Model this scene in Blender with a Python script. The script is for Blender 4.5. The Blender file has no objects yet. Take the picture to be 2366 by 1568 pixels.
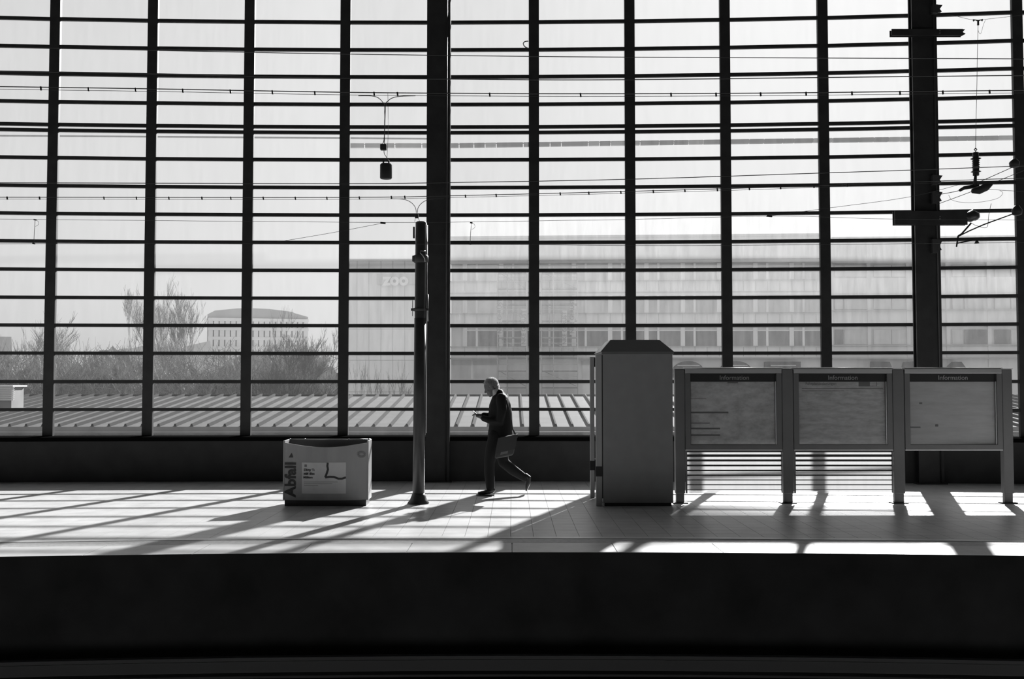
import bpy, bmesh, math, random
from mathutils import Vector, Matrix

# ------------------------------------------------------------------ camera, sky, sun, exposure
scene = bpy.context.scene
C = scene.collection
FPX, CX, CY = 2400.0, 1183.0, 784.0        # focal length and centre in pixels of the 2366 x 1568 frame
EYE = Vector((0.0, 0.0, 1.60))
PITCH = math.atan(101.0 / FPX)
camd = bpy.data.cameras.new('camera')
cam = bpy.data.objects.new('camera', camd)
C.objects.link(cam)
camd.sensor_width = 36.0
camd.lens = FPX / 2366.0 * 36.0
camd.clip_end = 2000
cam.location = EYE
cam.rotation_euler = (math.pi / 2 + PITCH, 0, 0)
scene.camera = cam

SUN_AZ, SUN_EL = math.radians(18.8), math.radians(26.9)
world = bpy.data.worlds.new('world')
scene.world = world
world.use_nodes = True
wn, wl = world.node_tree.nodes, world.node_tree.links
wn.clear()
sky = wn.new('ShaderNodeTexSky')
sky.sky_type = 'NISHITA'
sky.sun_disc = False
sky.sun_elevation = SUN_EL
sky.sun_rotation = SUN_AZ
sky.air_density = 1.0
sky.dust_density = 4.0
sky.ozone_density = 1.0
bw = wn.new('ShaderNodeRGBToBW')
bg = wn.new('ShaderNodeBackground')
wo = wn.new('ShaderNodeOutputWorld')
wl.new(sky.outputs[0], bw.inputs[0])
hz = wn.new('ShaderNodeMath')              # thin high haze evens the sky out
hz.operation = 'POWER'
hz.inputs[1].default_value = 0.25
wl.new(bw.outputs[0], hz.inputs[0])
wl.new(hz.outputs[0], bg.inputs[0])
bg.inputs[1].default_value = 0.40
wl.new(bg.outputs[0], wo.inputs[0])

sund = bpy.data.lights.new('sun', 'SUN')
sund.energy = 13.0
sund.angle = math.radians(1.0)
sun = bpy.data.objects.new('sun', sund)
C.objects.link(sun)
sdir = Vector((math.sin(SUN_AZ) * math.cos(SUN_EL), math.cos(SUN_AZ) * math.cos(SUN_EL), math.sin(SUN_EL)))
sun.rotation_euler = sdir.to_track_quat('Z', 'Y').to_euler()
sun.location = (20, 60, 40)

vs = scene.view_settings
vs.view_transform = 'Standard'
vs.look = 'None'
vs.exposure = 0.0
vs.gamma = 1.0
vs.use_curve_mapping = False
scene.cycles.use_denoising = True

# ------------------------------------------------------------------ helpers
FWD = Vector((0, math.cos(PITCH), math.sin(PITCH)))
UP = Vector((0, -math.sin(PITCH), math.cos(PITCH)))


def at(px, py, Y):
    """point of the place that lies at depth Y behind photograph pixel (px, py)"""
    d = FWD + Vector((1, 0, 0)) * ((px - CX) / FPX) + UP * ((CY - py) / FPX)
    return EYE + d * (Y / d.y)


def mat(name, col, rough=0.6, metal=0.0, spec=0.5, noise=0.0, nscale=8.0, stretch=(1, 1, 1), bump=0.0, bscale=60.0, coat=0.0):
    m = bpy.data.materials.new(name)
    m.use_nodes = True
    nt = m.node_tree
    b = nt.nodes['Principled BSDF']
    c = col if isinstance(col, (tuple, list)) else (col, col, col)
    b.inputs['Base Color'].default_value = (*c, 1)
    b.inputs['Roughness'].default_value = rough
    b.inputs['Metallic'].default_value = metal
    b.inputs['Specular IOR Level'].default_value = spec
    b.inputs['Coat Weight'].default_value = coat
    if noise > 0 or bump > 0:
        tc = nt.nodes.new('ShaderNodeTexCoord')
        mp = nt.nodes.new('ShaderNodeMapping')
        mp.inputs['Scale'].default_value = stretch
        nt.links.new(tc.outputs['Object'], mp.inputs[0])
    if noise > 0:
        n = nt.nodes.new('ShaderNodeTexNoise')
        n.inputs['Scale'].default_value = nscale
        n.inputs['Detail'].default_value = 5
        nt.links.new(mp.outputs[0], n.inputs['Vector'])
        mr = nt.nodes.new('ShaderNodeMapRange')
        mr.inputs['From Min'].default_value = 0.3
        mr.inputs['From Max'].default_value = 0.7
        mr.inputs['To Min'].default_value = c[0] * (1 - noise)
        mr.inputs['To Max'].default_value = min(1, c[0] * (1 + noise))
        nt.links.new(n.outputs['Fac'], mr.inputs[0])
        nt.links.new(mr.outputs[0], b.inputs['Base Color'])
    if bump > 0:
        n2 = nt.nodes.new('ShaderNodeTexNoise')
        n2.inputs['Scale'].default_value = bscale
        n2.inputs['Detail'].default_value = 4
        nt.links.new(mp.outputs[0], n2.inputs['Vector'])
        bp = nt.nodes.new('ShaderNodeBump')
        bp.inputs['Strength'].default_value = bump
        bp.inputs['Distance'].default_value = 0.01
        nt.links.new(n2.outputs['Fac'], bp.inputs['Height'])
        nt.links.new(bp.outputs[0], b.inputs['Normal'])
    return m


def dirty_glass(name, dirt, absorb, vary=0.2):
    """pane glass: clear transmission, with dust on it that scatters the light that falls through"""
    m = bpy.data.materials.new(name)
    m.use_nodes = True
    nt = m.node_tree
    nt.nodes.clear()
    out = nt.nodes.new('ShaderNodeOutputMaterial')
    tr = nt.nodes.new('ShaderNodeBsdfTransparent')
    tr.inputs[0].default_value = (absorb, absorb, absorb, 1)
    tl = nt.nodes.new('ShaderNodeBsdfTranslucent')
    tl.inputs[0].default_value = (0.85, 0.85, 0.85, 1)
    mx = nt.nodes.new('ShaderNodeMixShader')
    tc = nt.nodes.new('ShaderNodeTexCoord')
    geo = nt.nodes.new('ShaderNodeNewGeometry')
    mp = nt.nodes.new('ShaderNodeMapping')
    mp.inputs['Scale'].default_value = (9, 1, 1.1)
    n = nt.nodes.new('ShaderNodeTexNoise')
    n.inputs['Scale'].default_value = 1.6
    n.inputs['Detail'].default_value = 6
    n.inputs['Roughness'].default_value = 0.65
    mr = nt.nodes.new('ShaderNodeMapRange')
    mr.inputs['From Min'].default_value = 0.3
    mr.inputs['From Max'].default_value = 0.7
    mr.inputs['To Min'].default_value = dirt * (1 - vary)
    mr.inputs['To Max'].default_value = dirt * (1 + vary)
    nt.links.new(geo.outputs['Position'], mp.inputs[0])
    nt.links.new(mp.outputs[0], n.inputs['Vector'])
    nt.links.new(n.outputs['Fac'], mr.inputs[0])
    nt.links.new(mr.outputs[0], mx.inputs[0])
    nt.links.new(tr.outputs[0], mx.inputs[1])
    nt.links.new(tl.outputs[0], mx.inputs[2])
    nt.links.new(mx.outputs[0], out.inputs[0])
    return m


def clear_glass(name, gloss=0.05):
    m = bpy.data.materials.new(name)
    m.use_nodes = True
    nt = m.node_tree
    nt.nodes.clear()
    out = nt.nodes.new('ShaderNodeOutputMaterial')
    tr = nt.nodes.new('ShaderNodeBsdfTransparent')
    gl = nt.nodes.new('ShaderNodeBsdfGlossy')
    gl.inputs['Roughness'].default_value = 0.05
    mx = nt.nodes.new('ShaderNodeMixShader')
    mx.inputs[0].default_value = gloss
    nt.links.new(tr.outputs[0], mx.inputs[1])
    nt.links.new(gl.outputs[0], mx.inputs[2])
    nt.links.new(mx.outputs[0], out.inputs[0])
    return m


class MB:
    """collects shapes in one bmesh; build() links them as one mesh object"""

    def __init__(self):
        self.bm = bmesh.new()

    def box(self, x0, x1, y0, y1, z0, z1, bevel=0.0):
        vs_ = [self.bm.verts.new(p) for p in ((x0, y0, z0), (x1, y0, z0), (x1, y1, z0), (x0, y1, z0),
                                              (x0, y0, z1), (x1, y0, z1), (x1, y1, z1), (x0, y1, z1))]
        fs = [self.bm.faces.new([vs_[i] for i in q]) for q in
              ((3, 2, 1, 0), (4, 5, 6, 7), (0, 1, 5, 4), (1, 2, 6, 5), (2, 3, 7, 6), (3, 0, 4, 7))]
        if bevel > 0:
            es = list({e for f in fs for e in f.edges})
            bmesh.ops.bevel(self.bm, geom=es, offset=bevel, segments=2, affect='EDGES', profile=0.5)
        return self

    def hexa(self, pts):
        """eight corners: bottom four then top four"""
        v = [self.bm.verts.new(p) for p in pts]
        for q in ((3, 2, 1, 0), (4, 5, 6, 7), (0, 1, 5, 4), (1, 2, 6, 5), (2, 3, 7, 6), (3, 0, 4, 7)):
            self.bm.faces.new([v[i] for i in q])
        return self

    def prism(self, poly, axis, a, b):
        """poly: list of 2-D points; axis 'y': points are (x, z); 'z': (x, y); 'x': (y, z)"""
        def mk(p, t):
            if axis == 'y':
                return (p[0], t, p[1])
            if axis == 'z':
                return (p[0], p[1], t)
            return (t, p[0], p[1])
        A = [self.bm.verts.new(mk(p, a)) for p in poly]
        B = [self.bm.verts.new(mk(p, b)) for p in poly]
        n = len(poly)
        self.bm.faces.new(A)
        self.bm.faces.new(B[::-1])
        for i in range(n):
            self.bm.faces.new((A[i], B[i], B[(i + 1) % n], A[(i + 1) % n]))
        return self

    def tube(self, pts, radii, n=6, cap=True):
        pts = [Vector(p) for p in pts]
        if not isinstance(radii, (list, tuple)):
            radii = [radii] * len(pts)
        rings = []
        for i, p in enumerate(pts):
            t = (pts[min(i + 1, len(pts) - 1)] - pts[max(i - 1, 0)])
            if t.length < 1e-9:
                t = Vector((0, 0, 1))
            t.normalize()
            u = t.cross(Vector((0, 0, 1)))
            if u.length < 1e-3:
                u = t.cross(Vector((0, 1, 0)))
            u.normalize()
            w = t.cross(u)
            rings.append([self.bm.verts.new(p + (u * math.cos(2 * math.pi * k / n) + w * math.sin(2 * math.pi * k / n)) * radii[i]) for k in range(n)])
        for a, b in zip(rings, rings[1:]):
            for k in range(n):
                self.bm.faces.new((a[k], a[(k + 1) % n], b[(k + 1) % n], b[k]))
        if cap:
            self.bm.faces.new(rings[0][::-1])
            self.bm.faces.new(rings[-1])
        return self

    def lathe(self, c, prof, n=20):
        """prof: (radius, z) from bottom to top round the vertical through c"""
        rings = []
        for r, z in prof:
            r = max(r, 1e-4)
            rings.append([self.bm.verts.new((c[0] + r * math.cos(2 * math.pi * k / n), c[1] + r * math.sin(2 * math.pi * k / n), c[2] + z)) for k in range(n)])
        for a, b in zip(rings, rings[1:]):
            for k in range(n):
                self.bm.faces.new((a[k], a[(k + 1) % n], b[(k + 1) % n], b[k]))
        self.bm.faces.new(rings[0][::-1])
        self.bm.faces.new(rings[-1])
        return self

    def quad(self, a, b, c, d):
        self.bm.faces.new([self.bm.verts.new(p) for p in (a, b, c, d)])
        return self

    def mesh(self, name, m, smooth=False, norm=True):
        if norm:
            bmesh.ops.recalc_face_normals(self.bm, faces=self.bm.faces[:])
        me = bpy.data.meshes.new(name)
        self.bm.to_mesh(me)
        self.bm.free()
        for mm in (m if isinstance(m, (list, tuple)) else [m]):
            me.materials.append(mm)
        if smooth:
            me.polygons.foreach_set('use_smooth', [True] * len(me.polygons))
        return me

    def build(self, name, m, parent=None, smooth=False, label=None):
        return link(name, self.mesh(name, m, smooth), parent, label)


def link(name, data, parent=None, label=None, loc=None):
    o = bpy.data.objects.new(name, data)
    C.objects.link(o)
    if parent is not None:
        o.parent = parent
        o.matrix_parent_inverse = Matrix.Translation(-parent.location)
    if loc is not None:
        o.location = loc
    if label:
        o['label'] = label
    return o


def thing(name, loc, label, cat, group=None):
    o = bpy.data.objects.new(name, None)
    C.objects.link(o)
    o.location = loc
    o.empty_display_size = 0.2
    return tag(o, label, cat, group)


def tag(o, label=None, cat=None, group=None, kind=None):
    if label:
        o['label'] = label
    if cat:
        o['category'] = cat
    if group:
        o['group'] = group
    if kind:
        o['kind'] = kind
    return o


def structure(name, label=None, loc=(0, 0, 0)):
    o = bpy.data.objects.new(name, None)
    C.objects.link(o)
    o.location = loc
    return tag(o, label, None, None, 'structure')


def lettering(txt, size, m, name='lettering', depth=0.003, align='CENTER', bold=0.0, shear=0.0):
    cu = bpy.data.curves.new(name, 'FONT')
    cu.body = txt
    cu.size = size
    cu.extrude = depth
    cu.offset = bold
    cu.align_x = align
    cu.align_y = 'CENTER'
    cu.resolution_u = 4
    t = bpy.data.objects.new('tmp_text', cu)
    C.objects.link(t)
    dg = bpy.context.evaluated_depsgraph_get()
    me = bpy.data.meshes.new_from_object(t.evaluated_get(dg))
    me.name = name
    bpy.data.objects.remove(t)
    bpy.data.curves.remove(cu)
    me.materials.clear()
    me.materials.append(m)
    return me


def facing(me, loc, width=None, rot=0.0):
    """turn a flat text mesh upright so it reads from the camera's side; optional width fit and roll"""
    xs = [v.co.x for v in me.vertices]
    s = 1.0
    if width:
        s = width / (max(xs) - min(xs))
    M = Matrix.Translation(loc) @ Matrix.Rotation(math.pi / 2, 4, 'X') @ Matrix.Rotation(rot, 4, 'Z') @ Matrix.Diagonal((s, s, 1, 1))
    me.transform(M)
    return me


# ------------------------------------------------------------------ materials
M = {}
M['steel'] = mat('dark_painted_steel', 0.028, 0.45, spec=0.4, noise=0.25, nscale=5)
M['parapet'] = mat('dark_parapet_panel', 0.03, 0.6, noise=0.25, nscale=3)
M['sill'] = mat('matt_black_sill', 0.006, 0.95, spec=0.0)
M['tile'] = mat('platform_stone_tile', 0.58, 0.34, spec=0.5, noise=0.12, nscale=3.0, bump=0.08, bscale=90)
M['joint'] = mat('platform_joint', 0.40, 0.6)
M['coping'] = mat('platform_edge_slab', 0.52, 0.38, spec=0.5, noise=0.1, nscale=5, bump=0.1, bscale=80)
M['tactile'] = mat('rough_edge_strip', 0.36, 0.5, noise=0.2, nscale=20, bump=0.3, bscale=60)
M['line'] = mat('white_safety_line', 0.78, 0.3, spec=0.5, noise=0.06, nscale=10)
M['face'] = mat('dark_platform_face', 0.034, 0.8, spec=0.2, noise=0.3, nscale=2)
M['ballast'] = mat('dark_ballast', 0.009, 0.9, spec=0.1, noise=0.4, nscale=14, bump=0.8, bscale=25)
M['rail'] = mat('worn_rail_steel', 0.10, 0.35, metal=0.8)
M['hall'] = mat('hall_lining', 0.12, 0.8, noise=0.2, nscale=0.5)
M['clear'] = clear_glass('clear_glass', 0.05)
M['grey_metal'] = mat('grey_cabinet_paint', 0.30, 0.5, spec=0.4, noise=0.05, nscale=6)
M['grey_frame'] = mat('grey_frame_aluminium', 0.17, 0.4, metal=0.35, spec=0.5, noise=0.05, nscale=6)
M['post_pale'] = mat('pale_post', 0.42, 0.45, spec=0.4)  # posts paler than the cabinet body
M['alu'] = mat('brushed_aluminium', 0.5, 0.32, metal=0.9)
M['polished'] = mat('polished_glint_trim', 0.75, 0.28, metal=0.9)
M['roofcap'] = mat('cabinet_roof_sheet', 0.24, 0.35, metal=0.6)
M['black'] = mat('black_plastic', 0.015, 0.5)
M['darkgrey'] = mat('dark_grey_metal', 0.06, 0.5, spec=0.4)
M['pole'] = mat('pole_paint', 0.036, 0.4, spec=0.5, noise=0.15, nscale=6)
M['letter'] = mat('pale_lettering', 0.42, 0.6)
M['ink'] = mat('dark_print', 0.045, 0.6)
M['binpaint'] = mat('bin_paint', 0.32, 0.45, noise=0.12, nscale=2.0, stretch=(3, 1, 0.4))
M['bininside'] = mat('bin_inside', 0.09, 0.7)
M['sticker'] = mat('pale_sticker', 0.60, 0.5, noise=0.05, nscale=9)
M['wire'] = mat('overhead_wire_metal', 0.10, 0.4, metal=0.7)
M['porcelain'] = mat('insulator_glaze', 0.03, 0.3, spec=0.5)
M['cast'] = mat('cast_iron', 0.035, 0.55)


# ------------------------------------------------------------------ the bend of the station: wall and platform edge
def wall_y(X):
    return 17.07 - 0.00483 * (X + 1.66) ** 2


GOFF = 0.26                                  # invented setback that moves a mullion's shadow off the walking person


def glaze_y(X):
    return wall_y(X) + GOFF


def edge_y(X):
    return 9.95 - 0.0102 * (X - 0.25) ** 2


def on_wall(px, py):
    Y = 17.07
    for _ in range(6):
        p = at(px, py, Y)
        Y = wall_y(p.x)
    return at(px, py, Y)


def on_glaze(px, py):
    Y = 17.3
    for _ in range(6):
        p = at(px, py, Y)
        Y = glaze_y(p.x)
    return at(px, py, Y)


def floor_pt(X, s, z=0.0):
    """s metres from the platform edge towards the wall"""
    e, w = edge_y(X), wall_y(X)
    return Vector((X, e + s * (w - e) / 7.1, z))


XS = [x * 0.5 for x in range(-36, 37)]


def bent_strip(mb, s0, s1, z0, z1, x0=-18.0, x1=18.0):
    xs = [x for x in XS if x0 - 1e-6 <= x <= x1 + 1e-6]
    rows = []
    for x in xs:
        a, b = floor_pt(x, s0), floor_pt(x, s1)
        rows.append([mb.bm.verts.new((a.x, a.y, z0)), mb.bm.verts.new((a.x, a.y, z1)), mb.bm.verts.new((b.x, b.y, z1)), mb.bm.verts.new((b.x, b.y, z0))])
    for a, b in zip(rows, rows[1:]):
        for k in range(4):
            mb.bm.faces.new((a[k], a[(k + 1) % 4], b[(k + 1) % 4], b[k]))
    mb.bm.faces.new(rows[0])
    mb.bm.faces.new(rows[-1][::-1])
    return mb


# ------------------------------------------------------------------ platform floor
floor = structure('floor', 'pale tiled platform floor crossed by long shadows')
bent_strip(MB(), 0.10, 7.4, -0.3, -0.014).build('slab', M['joint'], floor)
bent_strip(MB(), 0.56, 0.82, -0.014, -0.001).build('edge_strip', M['tactile'], floor, label='rough grey strip behind the platform edge')
bent_strip(MB(), 0.85, 0.975, -0.014, 0.0015).build('safety_line', M['line'], floor, label='white safety line along the platform edge')
# edge slabs, one metre each
for i in range(-9, 9):
    xa, xb = i * 1.0 + 0.004, (i + 1) * 1.0 - 0.004
    mb = MB()
    a0, b0, b1, a1 = floor_pt(xa, -0.02), floor_pt(xb, -0.02), floor_pt(xb, 0.55), floor_pt(xa, 0.55)
    mb.hexa([(p.x, p.y, -0.035) for p in (a0, b0, b1, a1)] + [(p.x, p.y, 0.0) for p in (a0, b0, b1, a1)])
    mb.build('edge_slab', M['coping'], floor)
# paving tiles: the nearest six rows one by one, the rest joined
T, G = 0.24, 0.004
rest = MB()
ROW0 = 0.985
nrow = 26
for r in range(nrow):
    s0, s1 = ROW0 + r * T + G / 2, min(ROW0 + (r + 1) * T - G / 2, 7.15)
    for c in range(-60, 60):
        xa, xb = c * T + G / 2 - 0.255, (c + 1) * T - G / 2 - 0.255
        pts = [floor_pt(xa, s0), floor_pt(xb, s0), floor_pt(xb, s1), floor_pt(xa, s1)]
        hx = [(p.x, p.y, -0.02) for p in pts] + [(p.x, p.y, 0.0) for p in pts]
        if r < 6 and -25 <= c < 25:
            MB().hexa(hx).build('tile', M['tile'], floor)
        else:
            rest.hexa(hx)
tag(rest.build('paving_tiles', M['tile'], floor), kind='stuff')

# platform face, track bed, rail
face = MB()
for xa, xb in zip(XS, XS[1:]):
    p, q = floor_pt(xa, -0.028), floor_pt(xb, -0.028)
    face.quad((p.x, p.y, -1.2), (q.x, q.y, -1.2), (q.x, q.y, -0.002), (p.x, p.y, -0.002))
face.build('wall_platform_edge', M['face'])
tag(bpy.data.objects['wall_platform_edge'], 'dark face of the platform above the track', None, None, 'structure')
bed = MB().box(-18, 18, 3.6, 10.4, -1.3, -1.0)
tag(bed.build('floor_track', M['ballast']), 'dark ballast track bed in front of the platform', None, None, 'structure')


def rail_obj(dist, label):
    prof = [(-0.07, -0.17), (0.07, -0.17), (0.07, -0.15), (0.012, -0.135), (0.012, -0.04), (0.036, -0.03), (0.036, 0), (-0.036, 0), (-0.036, -0.03), (-0.012, -0.04), (-0.012, -0.135), (-0.07, -0.15)]
    mb = MB()
    rings = []
    for X in XS:
        y = edge_y(X) - dist
        rings.append([mb.bm.verts.new((X, y + a, -0.80 + b)) for a, b in prof])
    n = len(prof)
    for a, b in zip(rings, rings[1:]):
        for k in range(n):
            mb.bm.faces.new((a[k], a[(k + 1) % n], b[(k + 1) % n], b[k]))
    return tag(mb.build('rail', M['rail']), label, 'rail')


rail_obj(0.65, 'steel rail with a dull shine running below the platform edge')

# near platform under the camera, hall roof and rear side
MB_near = MB().box(-18, 18, -9, 3.6, -1.0, -0.02)
tag(MB_near.build('floor_near_platform', M['tile']), 'near platform on which the viewer stands', None, None, 'structure')
tag(MB().box(-18, 18, -9.4, 17.6, 10.2, 10.5).build('ceiling', M['hall']), 'roof of the station hall', None, None, 'structure')
tag(MB().box(-18, 18, -9.4, -9.0, -1.0, 10.2).build('wall_rear', M['hall']), 'rear wall of the hall, made solid to keep sky light out', None, None, 'structure')  # unseen side closed without openings to dim the hall
tag(MB().box(-18.3, -18, -9.4, 17.2, -1.3, 10.5).build('wall_left_added', M['hall']), 'added wall shutting the left end of the hall against sky light', None, None, 'structure')  # both ends of the long hall closed by added walls to block sky light
tag(MB().box(18, 18.3, -9.4, 17.2, -1.3, 10.5).build('wall_right_added', M['hall']), 'added wall shutting the right end of the hall against sky light', None, None, 'structure')

# ------------------------------------------------------------------ glass wall
PXM = [118, 346, 571.5, 795, 1013, 1234, 1457, 1679, 1907, 2137, 2361]
MX = [on_glaze(p, 600).x for p in PXM]
step = 1.62
MX = [MX[0] - 2 * step, MX[0] - step] + MX + [MX[-1] + step, MX[-1] + 2 * step]
COLS = {6, 11}                                         # the two places where a wide column stands
ROWPY = [51.5, 115, 177.5, 241, 293, 306, 369, 433, 496.5, 560, 624.4, 688.6, 752, 816, 881, 945]
ROWZ = [on_glaze(1130, p).z for p in ROWPY]
SILL = on_wall(1130, 1007.5).z
ROWZ = [ROWZ[0] + 0.4635 * k for k in (4, 3, 2, 1)] + ROWZ      # top to bottom
TOPZ = ROWZ[0]

para = structure('wall_parapet', 'black parapet wall under the glass wall')
for i, (xa, xb) in enumerate(zip([-18] + MX, MX + [18])):
    ya, yb = wall_y(xa), wall_y(xb)
    mb = MB().hexa([(xa, ya, 0), (xb, yb, 0), (xb, yb + GOFF + 0.2, 0), (xa, ya + GOFF + 0.2, 0), (xa, ya, SILL - 0.075), (xb, yb, SILL - 0.075), (xb, yb + GOFF + 0.2, SILL - 0.075), (xa, ya + GOFF + 0.2, SILL - 0.075)])
    mb.build('panel', M['parapet'], para)
    mb = MB().hexa([(xa, ya - 0.03, SILL - 0.075), (xb, yb - 0.03, SILL - 0.075), (xb, yb + GOFF + 0.21, SILL - 0.075), (xa, ya + GOFF + 0.21, SILL - 0.075),
                    (xa, ya - 0.03, SILL - 0.01), (xb, yb - 0.03, SILL - 0.01), (xb, yb + GOFF + 0.21, SILL + 0.01), (xa, ya + GOFF + 0.21, SILL + 0.01)])
    mb.build('sill', M['sill'], para)
head = structure('wall_head', 'dark beam closing the glass wall at the top')
for xa, xb in zip([-18] + MX, MX + [18]):
    ya, yb = glaze_y(xa), glaze_y(xb)
    MB().hexa([(xa, ya, TOPZ), (xb, yb, TOPZ), (xb, yb + 0.3, TOPZ), (xa, ya + 0.3, TOPZ), (xa, ya, 10.25), (xb, yb, 10.25), (xb, yb + 0.3, 10.25), (xa, ya + 0.3, 10.25)]).build('beam', M['steel'], head)

win = structure('window_1', 'tall station glass wall of dark bars and dusty panes')
MW = 0.170
for i, x in enumerate(MX):
    y = glaze_y(x)
    w = MW
    MB().box(x - w / 2, x + w / 2, y - 0.02, y + 0.05, SILL - 0.02, TOPZ + 0.05).build('mullion', M['steel'], win)
# panes: dust by bay and by row, also standing in for outdoor haze
GL = {}


def glass_for(d, ab):
    k = (round(d, 3), round(ab, 3))
    if k not in GL:
        GL[k] = dirty_glass('dusty_hazy_glass_%d' % (len(GL) + 1), d, ab)
    return GL[k]


random.seed(4)
ys_bars = ROWZ + [SILL]
for b in range(len(MX) - 1):
    xa, xb = MX[b] + MW / 2 - 0.01, MX[b + 1] - MW / 2 + 0.01
    ya, yb = glaze_y(MX[b]), glaze_y(MX[b + 1])
    for r, z in enumerate(ROWZ):
        h = 0.027
        MB().hexa([(xa, ya - 0.015, z - h), (xb, yb - 0.015, z - h), (xb, yb + 0.035, z - h), (xa, ya + 0.035, z - h),
                   (xa, ya - 0.015, z + h), (xb, yb - 0.015, z + h), (xb, yb + 0.035, z + h), (xa, ya + 0.035, z + h)]).build('glazing_bar', M['steel'], win)
        z0 = ys_bars[r + 1]
        # row from the sill up: 0 is the lowest pane
        up = len(ROWZ) - 1 - r
        left = b < 5
        if left:
            d = [0.014, 0.018, 0.024, 0.036, 0.046, 0.05][min(up, 5)]
            ab = 0.97
        elif b == 5:
            d = [0.02, 0.026, 0.045, 0.07, 0.085, 0.095, 0.07, 0.05][min(up, 7)]
            ab = [0.94, 0.94, 0.94, 0.92, 0.90, 0.88, 0.86][min(up, 6)]
        else:
            d = [0.018, 0.024, 0.034, 0.052, 0.085, 0.125, 0.14, 0.13, 0.075, 0.05][min(up, 9)]
            ab = [0.94, 0.94, 0.94, 0.94, 0.92, 0.88, 0.82, 0.74, 0.80][min(up, 8)]
        g = glass_for(d, ab)
        pa, pb = Vector((xa - 0.0, ya + 0.008, 0)), Vector((xb, yb + 0.008, 0))
        mb = MB()
        pts = [(pa.x, pa.y, z0), (pb.x, pb.y, z0), (pb.x, pb.y + 0.008, z0), (pa.x, pa.y + 0.008, z0), (pa.x, pa.y, z), (pb.x, pb.y, z), (pb.x, pb.y + 0.008, z), (pa.x, pa.y + 0.008, z)]
        mb.hexa(pts)
        me = mb.mesh('pane', [M['clear'], g])
        for poly in me.polygons:
            poly.material_index = 1 if poly.normal.y > 0.9 else 0
        link('pane', me, win)


# the two wide columns in front of the glazing
def column(px, w, dep, label):
    p = on_wall(px, 600)
    x, y1 = p.x, wall_y(p.x) - 0.025
    y0 = y1 - dep
    t = thing('steel_column', (x, y0, 0), label, 'column')
    fl = 0.03
    MB().box(x - w / 2, x + w / 2, y0, y0 + fl, 0, 10.2).build('front_flange', M['steel'], t)
    MB().box(x - w / 2, x + w / 2, y1 - fl, y1, 0, 10.2).build('rear_flange', M['steel'], t)
    MB().box(x - w / 2 + 0.05, x + w / 2 - 0.05, y0 + fl, y1 - fl, 0, 10.2).build('web', M['steel'], t)
    MB().tube([(x + w / 2 - 0.055, y0 - 0.012, 0.02), (x + w / 2 - 0.055, y0 - 0.012, 10.1)], 0.012, 8).build('conduit_edge_line', M['pole'], t, True)  # added tube standing for the highlight along the flange
    MB().box(x - w / 2 - 0.04, x + w / 2 + 0.04, y0 - 0.04, y1, 0, 0.02).build('base_plate', M['steel'], t)
    return t, x, y0


col_a, cax, cay = column(1014, 0.385, 0.16, 'wide black steel column between the grey pole and the walking man')
col_b, cbx, cby = column(2134, 0.40, 0.16, 'wide black steel column carrying two cross arms, behind the information boards')

# ------------------------------------------------------------------ grey cabinet with the hipped metal roof
KX0, KX1, KY0, KY1, KZ = 1.19, 2.105, 13.62, 14.68, 2.0
kio = thing('vending_cabinet', (1.65, 14.15, 0), 'tall grey metal vending cabinet with a sloping dark roof beside the boards', 'cabinet')
MB().box(KX0 + 0.02, KX1 - 0.02, KY0 + 0.03, KY1 - 0.03, 0.0, 0.05).build('plinth', M['darkgrey'], kio)
MB().box(KX0, KX1, KY0, KY1, 0.04, KZ, 0.006).build('body', M['grey_metal'], kio)
MB().box(KX0 - 0.015, KX1 + 0.015, KY0 - 0.015, KY1 + 0.015, KZ - 0.02, KZ + 0.012).build('roof_rim', M['grey_frame'], kio)
rf = MB()
rf.hexa([(KX0 - 0.03, KY0 - 0.02, KZ + 0.012), (KX1 + 0.02, KY0 - 0.02, KZ + 0.012), (KX1 + 0.02, KY1 + 0.02, KZ + 0.012), (KX0 - 0.03, KY1 + 0.02, KZ + 0.012),
         (KX0 + 0.115, KY0 + 0.12, KZ + 0.175), (KX1 - 0.155, KY0 + 0.12, KZ + 0.175), (KX1 - 0.155, KY1 - 0.12, KZ + 0.175), (KX0 + 0.115, KY1 - 0.12, KZ + 0.175)])
rf.build('roof', M['roofcap'], kio)
fp = MB().box(1.098, 1.178, KY0 + 0.005, KY0 + 0.07, 0.0, KZ - 0.02, 0.006).build('corner_post', M['post_pale'], kio)
MB().box(1.094, 1.182, KY0 - 0.001, KY0 + 0.074, 0.385, 0.515).build('bumper', M['black'], fp)
bp_ = MB().box(1.097, 1.157, KY1 - 0.08, KY1 - 0.01, 0.0, KZ - 0.03, 0.006).build('corner_post', M['post_pale'], kio)
MB().box(1.093, 1.161, KY1 - 0.084, KY1 - 0.006, 0.385, 0.515).build('bumper', M['black'], bp_)
MB().box(1.15, KX0 + 0.01, KY1 - 0.07, KY1 - 0.03, 1.83, 1.965).build('bracket', M['black'], kio)
MB().box(1.15, KX0 + 0.01, KY1 - 0.07, KY1 - 0.03, 0.36, 0.54).build('bracket', M['black'], kio)
MB().box(1.17, KX0 + 0.01, KY0 + 0.01, KY0 + 0.06, 0.1, KZ - 0.03).build('seam_strip', M['black'], kio)
MB().box(KX0 - 0.012, KX0 + 0.004, KY0 + 0.16, KY1 - 0.16, 0.55, 1.85).build('door', M['darkgrey'], kio)

# ------------------------------------------------------------------ information boards
IY = 13.96
stand = thing('information_stand', (at(1950, 1160, IY).x, IY, 0), 'row of three grey framed information boards on slim posts beside the cabinet', 'notice board')
POSTS = [(1559, 1581), (1806, 1831), (2061, 2087), (2314, 2337)]


def zpx(py, Y):
    return at(CX, py, Y).z


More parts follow.
